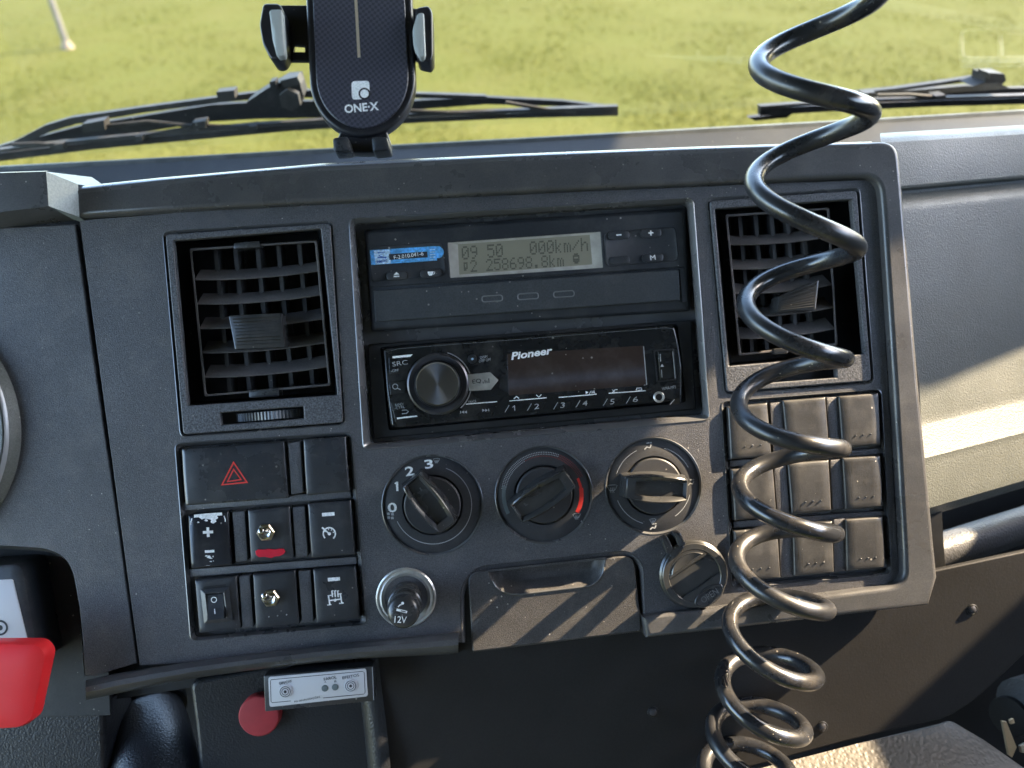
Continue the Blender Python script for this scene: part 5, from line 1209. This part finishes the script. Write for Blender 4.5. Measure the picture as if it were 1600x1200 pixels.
# ================================================================== GLOVE BOX SIDE, KNEE PANEL, COVER
def build_right():
    dr = GDIR
    prof = [(207, -60), (208.5, -46), (211, -38), (215, -33.5), (222, -31), (245, -30), (270, -30), (291, -30.4), (295, -31.5), (297, -37), (299, -40), (303, -40), (312, -36.5), (323, -31.8), (327, -31), (333, -31), (500, -31), (655, -33), (664, -33.5), (668, -33), (692, -30), (714, -27), (718, -26.4), (722, -27.2), (730, -28), (775, -30), (796, -33), (806, -40), (808, -58)]
    pA = []
    for y, w in prof:
        x = np.interp(y, [190, 222, 600, 810], [1394, 1398, 1426, 1446]); pA.append(U(x, y, w))
    rings = [[p - dr * 12 for p in pA]] + [[p + dr * s for p in pA] for s in (0, 20, 60, 120, 240, 520)]
    t = Thing('glove_box', U(1500, 800, -20), 'grey grained glove box panel right of the console, half in sun', 'glove box')
    t.part('lid', loft(rings, closed=False, smooth=24), 'glove')
    lp = [(836, -68.0), (846, -56.0), (858, -50.0), (872, -48.0), (884, -50.0), (892, -56.0), (898, -66.0)]
    pB = [U(np.interp(y, [820, 900], [1448, 1458]), y, w) for y, w in lp]
    t.part('lower_lip', loft([[p - dr * 12 for p in pB]] + [[p + dr * s for p in pB] for s in (0, 40, 120, 240, 520)], closed=False, smooth=60), 'leather')  # darker colour painted in for the shade below the lid
    g = [U(1440, 780, -88), U(1452, 900, -88)]
    t.part('lid_gap', loft([[g[0] - dr * 10, g[0] + dr * 520], [g[1] - dr * 10, g[1] + dr * 520]], closed=False), 'black')
    # knee panel below the console
    k = Thing('knee_panel', U(1000, 1200, -40), 'plain dark knee panel under the console with three screws', 'panel')
    wk = -18
    def wv(y): return wk - 6 * (y - 950) / 250
    top = [(560, 985), (740, 985), (1010, 960), (1200, 935), (1440, 896), (1720, 836)]
    bot = [(1720, 960), (1655, 985), (1608, 1015), (1580, 1042), (1548, 1072), (1520, 1096), (1490, 1116), (1470, 1124), (1330, 1156), (1190, 1194), (1000, 1240), (800, 1270), (600, 1270), (580, 1150), (572, 1060)]
    v0 = U(1000, 975, wk).y; sl_ = .09
    def K(x, y):
        w_ = wk
        for _ in range(6): w_ = wk + sl_ * (U(x, y, w_).y - v0)
        return U(x, y, w_)
    me = plate([K(x, y) for x, y in top + bot], -5, 0, 1.0)
    for v in me.vertices: v.co.z += wk + sl_ * (v.co.y - v0)
    k.part('sheet', me, 'knee')
    for i, (x, y) in enumerate(((1020, 1112), (1285, 1135), (1519, 952))):
        c = K(x, y); w_ = c.z; s = k.part('screw', lathe((c.x, c.y), [(3.6, w_ - 1.2), (3.5, w_ + .6), (2.9, w_ + .9), (2.5, w_ + .5)], 20), 'black')
        k.part('screw_head', lathe((c.x, c.y), [(2.4, w_ + .4), (2.2, w_ + 1.2), (1.2, w_ + 1.7)], 14), 'dark_metal', parent=s)
    # rounded leather side of the foot well left of it
    p = Thing('side_trim', U(600, 1200, -40), 'grained rounded side trim at the edge of the driver foot well', 'trim')
    cs = [(556, 1000), (563, 1060), (572, 1130), (584, 1260)]
    rings = []
    for x, y in cs:
        c = U(x + 24, y, wk - 10); rings.append([c + Vector((-11 * math.cos(a), 0, 11 * math.sin(a))) for a in [math.pi * j / 10 - .5 for j in range(9)]])
    p.part('roll', loft(rings, closed=False, smooth=60), 'leather_dark')
    # grained engine cover at lower right
    zc = (P @ (K(1340, 1158) * .001)).z
    e = Thing('engine_cover', atZ(1400, 1300, zc), 'sunlit grained cover between the seats at the lower right', 'cover')
    o_ = [atZ(x, y, zc) for x, y in [(1060, 1232), (1190, 1198), (1330, 1160), (1470, 1126), (1486, 1120), (1540, 1152), (1600, 1194), (1680, 1250), (1760, 1330), (1150, 1420)]]
    up = PI3.to_3x3() @ Vector((0, 0, 1))
    def off(pts, d, dz):
        c = sum(pts, Vector()) / len(pts); return [p + (c - p).normalized() * d + up * dz for p in pts]
    o_ = rnd(o_, [0, 0, 0, 0, 5, 0, 0, 0, 0, 0], 5)
    e.part('cover', loft([off(o_, -4, -220), off(o_, -1.2, -8), off(o_, 0.8, -2.5), off(o_, 4, 0)], cap1=True, smooth=50), 'cover')
    # foot well behind, with a sunlit scrap and a hose
    f = single('foot_well', plate([U(x, y, -150) for x, y in [(-400, 900), (2400, 700), (2400, 2100), (-400, 2100)]], -154, -150, .2), 'footwell', U(800, 1200, -150), 'black foot well behind the knee panel', 'foot well', kind='structure')
    h = Thing('hose', U(1600, 1150, -90), 'dark ribbed hose end in the passenger foot well', 'hose')
    h.part('sleeve', tube([U(1575, 1120, -60), U(1600, 1110, -70), U(1680, 1080, -100)], [13, 15, 15], 18), 'knee')
    h.part('collar', tube([U(1596, 1100, -56), U(1640, 1085, -72)], [17, 17], 18), 'leather')
    s = Thing('strap', U(1575, 1190, -70), 'pale sunlit strap end beside the engine cover', 'strap')
    s.part('strap_piece', plate([U(x, y, -45) for x, y in ((1566, 1127), (1573, 1128), (1589, 1168), (1582, 1184), (1576, 1180))], -47, -45, .4), 'paper')
    s.part('strap_end', plate([U(x, y, -45) for x, y in ((1578, 1126), (1584, 1123), (1586, 1130), (1580, 1132))], -47, -45, .4), 'paper')
    s.part('strap_buckle', plate([U(x, y, -45) for x, y in ((1594, 1166), (1602, 1162), (1606, 1178), (1596, 1176))], -47, -45, .4), 'gold')
build_right()

# ================================================================== UNDER THE CONSOLE, LEFT
def build_lower_left():
    w = -34
    t = Thing('column_cover', U(100, 1200, -60), 'black grained lower dash trim around the steering column', 'trim')
    left = [(-200, 1040), (130, 1058), (140, 1092), (172, 1094), (163, 1115), (166, 1300), (-200, 1300)]
    t.part('left_cover', plate([U(x, y, w) for x, y in left], w - 40, w, 3), 'leather_dark')
    right = [(295, 1065), (420, 1040), (600, 1020), (610, 1300), (318, 1300), (306, 1150)]
    t.part('right_cover', plate(rnd([U(x, y, w) for x, y in right], [6, 0, 0, 0, 0, 8], 4), w - 40, w, 3), 'leather_dark')
    c = Thing('steering_column', U(235, 1200, -90), 'glossy black steering column sleeve in the lower left opening', 'steering column')
    c.part('sleeve', tube([U(230, 1110, -95), U(236, 1150, -70), U(242, 1200, -52), U(250, 1290, -30)], [23, 25, 27, 29], 28), 'leather_dark')
    c.part('collar', tube([U(228, 1085, -100), U(231, 1112, -90)], [26, 26], 28), 'black')
    b = U(410, 1111, w)
    r_ = Thing('red_button', b, 'round dull red button half hidden by the control box', 'button')
    q = 31 * (DIST - w) / F
    r_.part('button', lathe((b.x, b.y), [(q * .9, w - 1), (q, w + 1), (q, w + 7), (q - .8, w + 8), (q - 3, w + 8.3), (.02, w + 8.6)], 48), 'red_dull')
    # control box
    k = Thing('control_box', U(498, 1075, -10), 'black control box with silver label and two push buttons under the console', 'control box')
    wb = 1.0
    bq = [(412, 1056), (582, 1041), (585, 1095), (414, 1112)]
    k.part('case', solid(bq, -9, wb, 1.0, .5), 'switch')
    k.part('bracket', solid([(450, 1046), (540, 1038), (541, 1060), (451, 1068)], -34, -8.8, .5, .3), 'black')
    k.part('side_seam', line([(581.5, 1042), (584, 1094)], wb + .02, 1), 'print_dim')
    lab = [(419, 1058), (572, 1044.5), (575, 1088), (421, 1105)]
    l_ = k.part('label_plate', solid(lab, wb - .2, wb + .5, 1.6, .15), 'plate', label='silver label plate with black lettering')
    wl = wb + .56
    # frame line with a gap for the lettering at the bottom
    k.part('label_frame', join(line([(454.5, 1095.2), (425, 1098), (423.5, 1096), (422.5, 1064), (424, 1062), (566, 1049), (569, 1050.5), (570.5, 1082), (568.5, 1084.5), (505, 1090.6)], wl, 1.0), smooth=0), 'print_dark', parent=l_)
    k.part('label_text', join(text('ON/OFF', (446, 1066), 20, 4.4, wl - .05, 5, bold=.01), text('FAROL', (516, 1059.5), 20, 4.6, wl - .05, 5, bold=.01), text('EFEITOS', (548, 1056.8), 26, 4.4, wl - .05, 5, bold=.01), text('PG SINALIZAÇÕES', (480, 1092.6), 40, 4.0, wl - .05, 5), text('A', (508.5, 1065.5), 3.2, 2.8, wl - .05, 5), text('B', (524, 1064.5), 3.2, 2.8, wl - .05, 5), smooth=0), 'print_dark', parent=l_)
    for c_ in ((508, 1074.8), (524, 1073)):
        p = U(*c_, wb); k.part('indicator', lathe((p.x, p.y), [(1.95, wb), (1.95, wb + .8), (1.6, wb + .95)], 20), 'print_cool')
    for c_ in ((446.5, 1079.5), (548.5, 1070.5)):
        p = U(*c_, wb); cc = (p.x, p.y)
        n = k.part('push_button', lathe(cc, [(4.1, wb + .3), (3.9, wb + 1.1), (3.4, wb + 1.3), (.02, wb + 1.3)], 28), 'plate')
        for r0, r1 in ((3.2, 2.8), (2.15, 1.75)): k.part('button_ring', loft([circ(p, r0, wb + 1.36, 26), circ(p, r1, wb + 1.36, 26)]), 'print_dark', parent=n)
        k.part('button_dot', polyP(circ(p, .9, wb + 1.37, 16)), 'print_dark', parent=n)
build_lower_left()
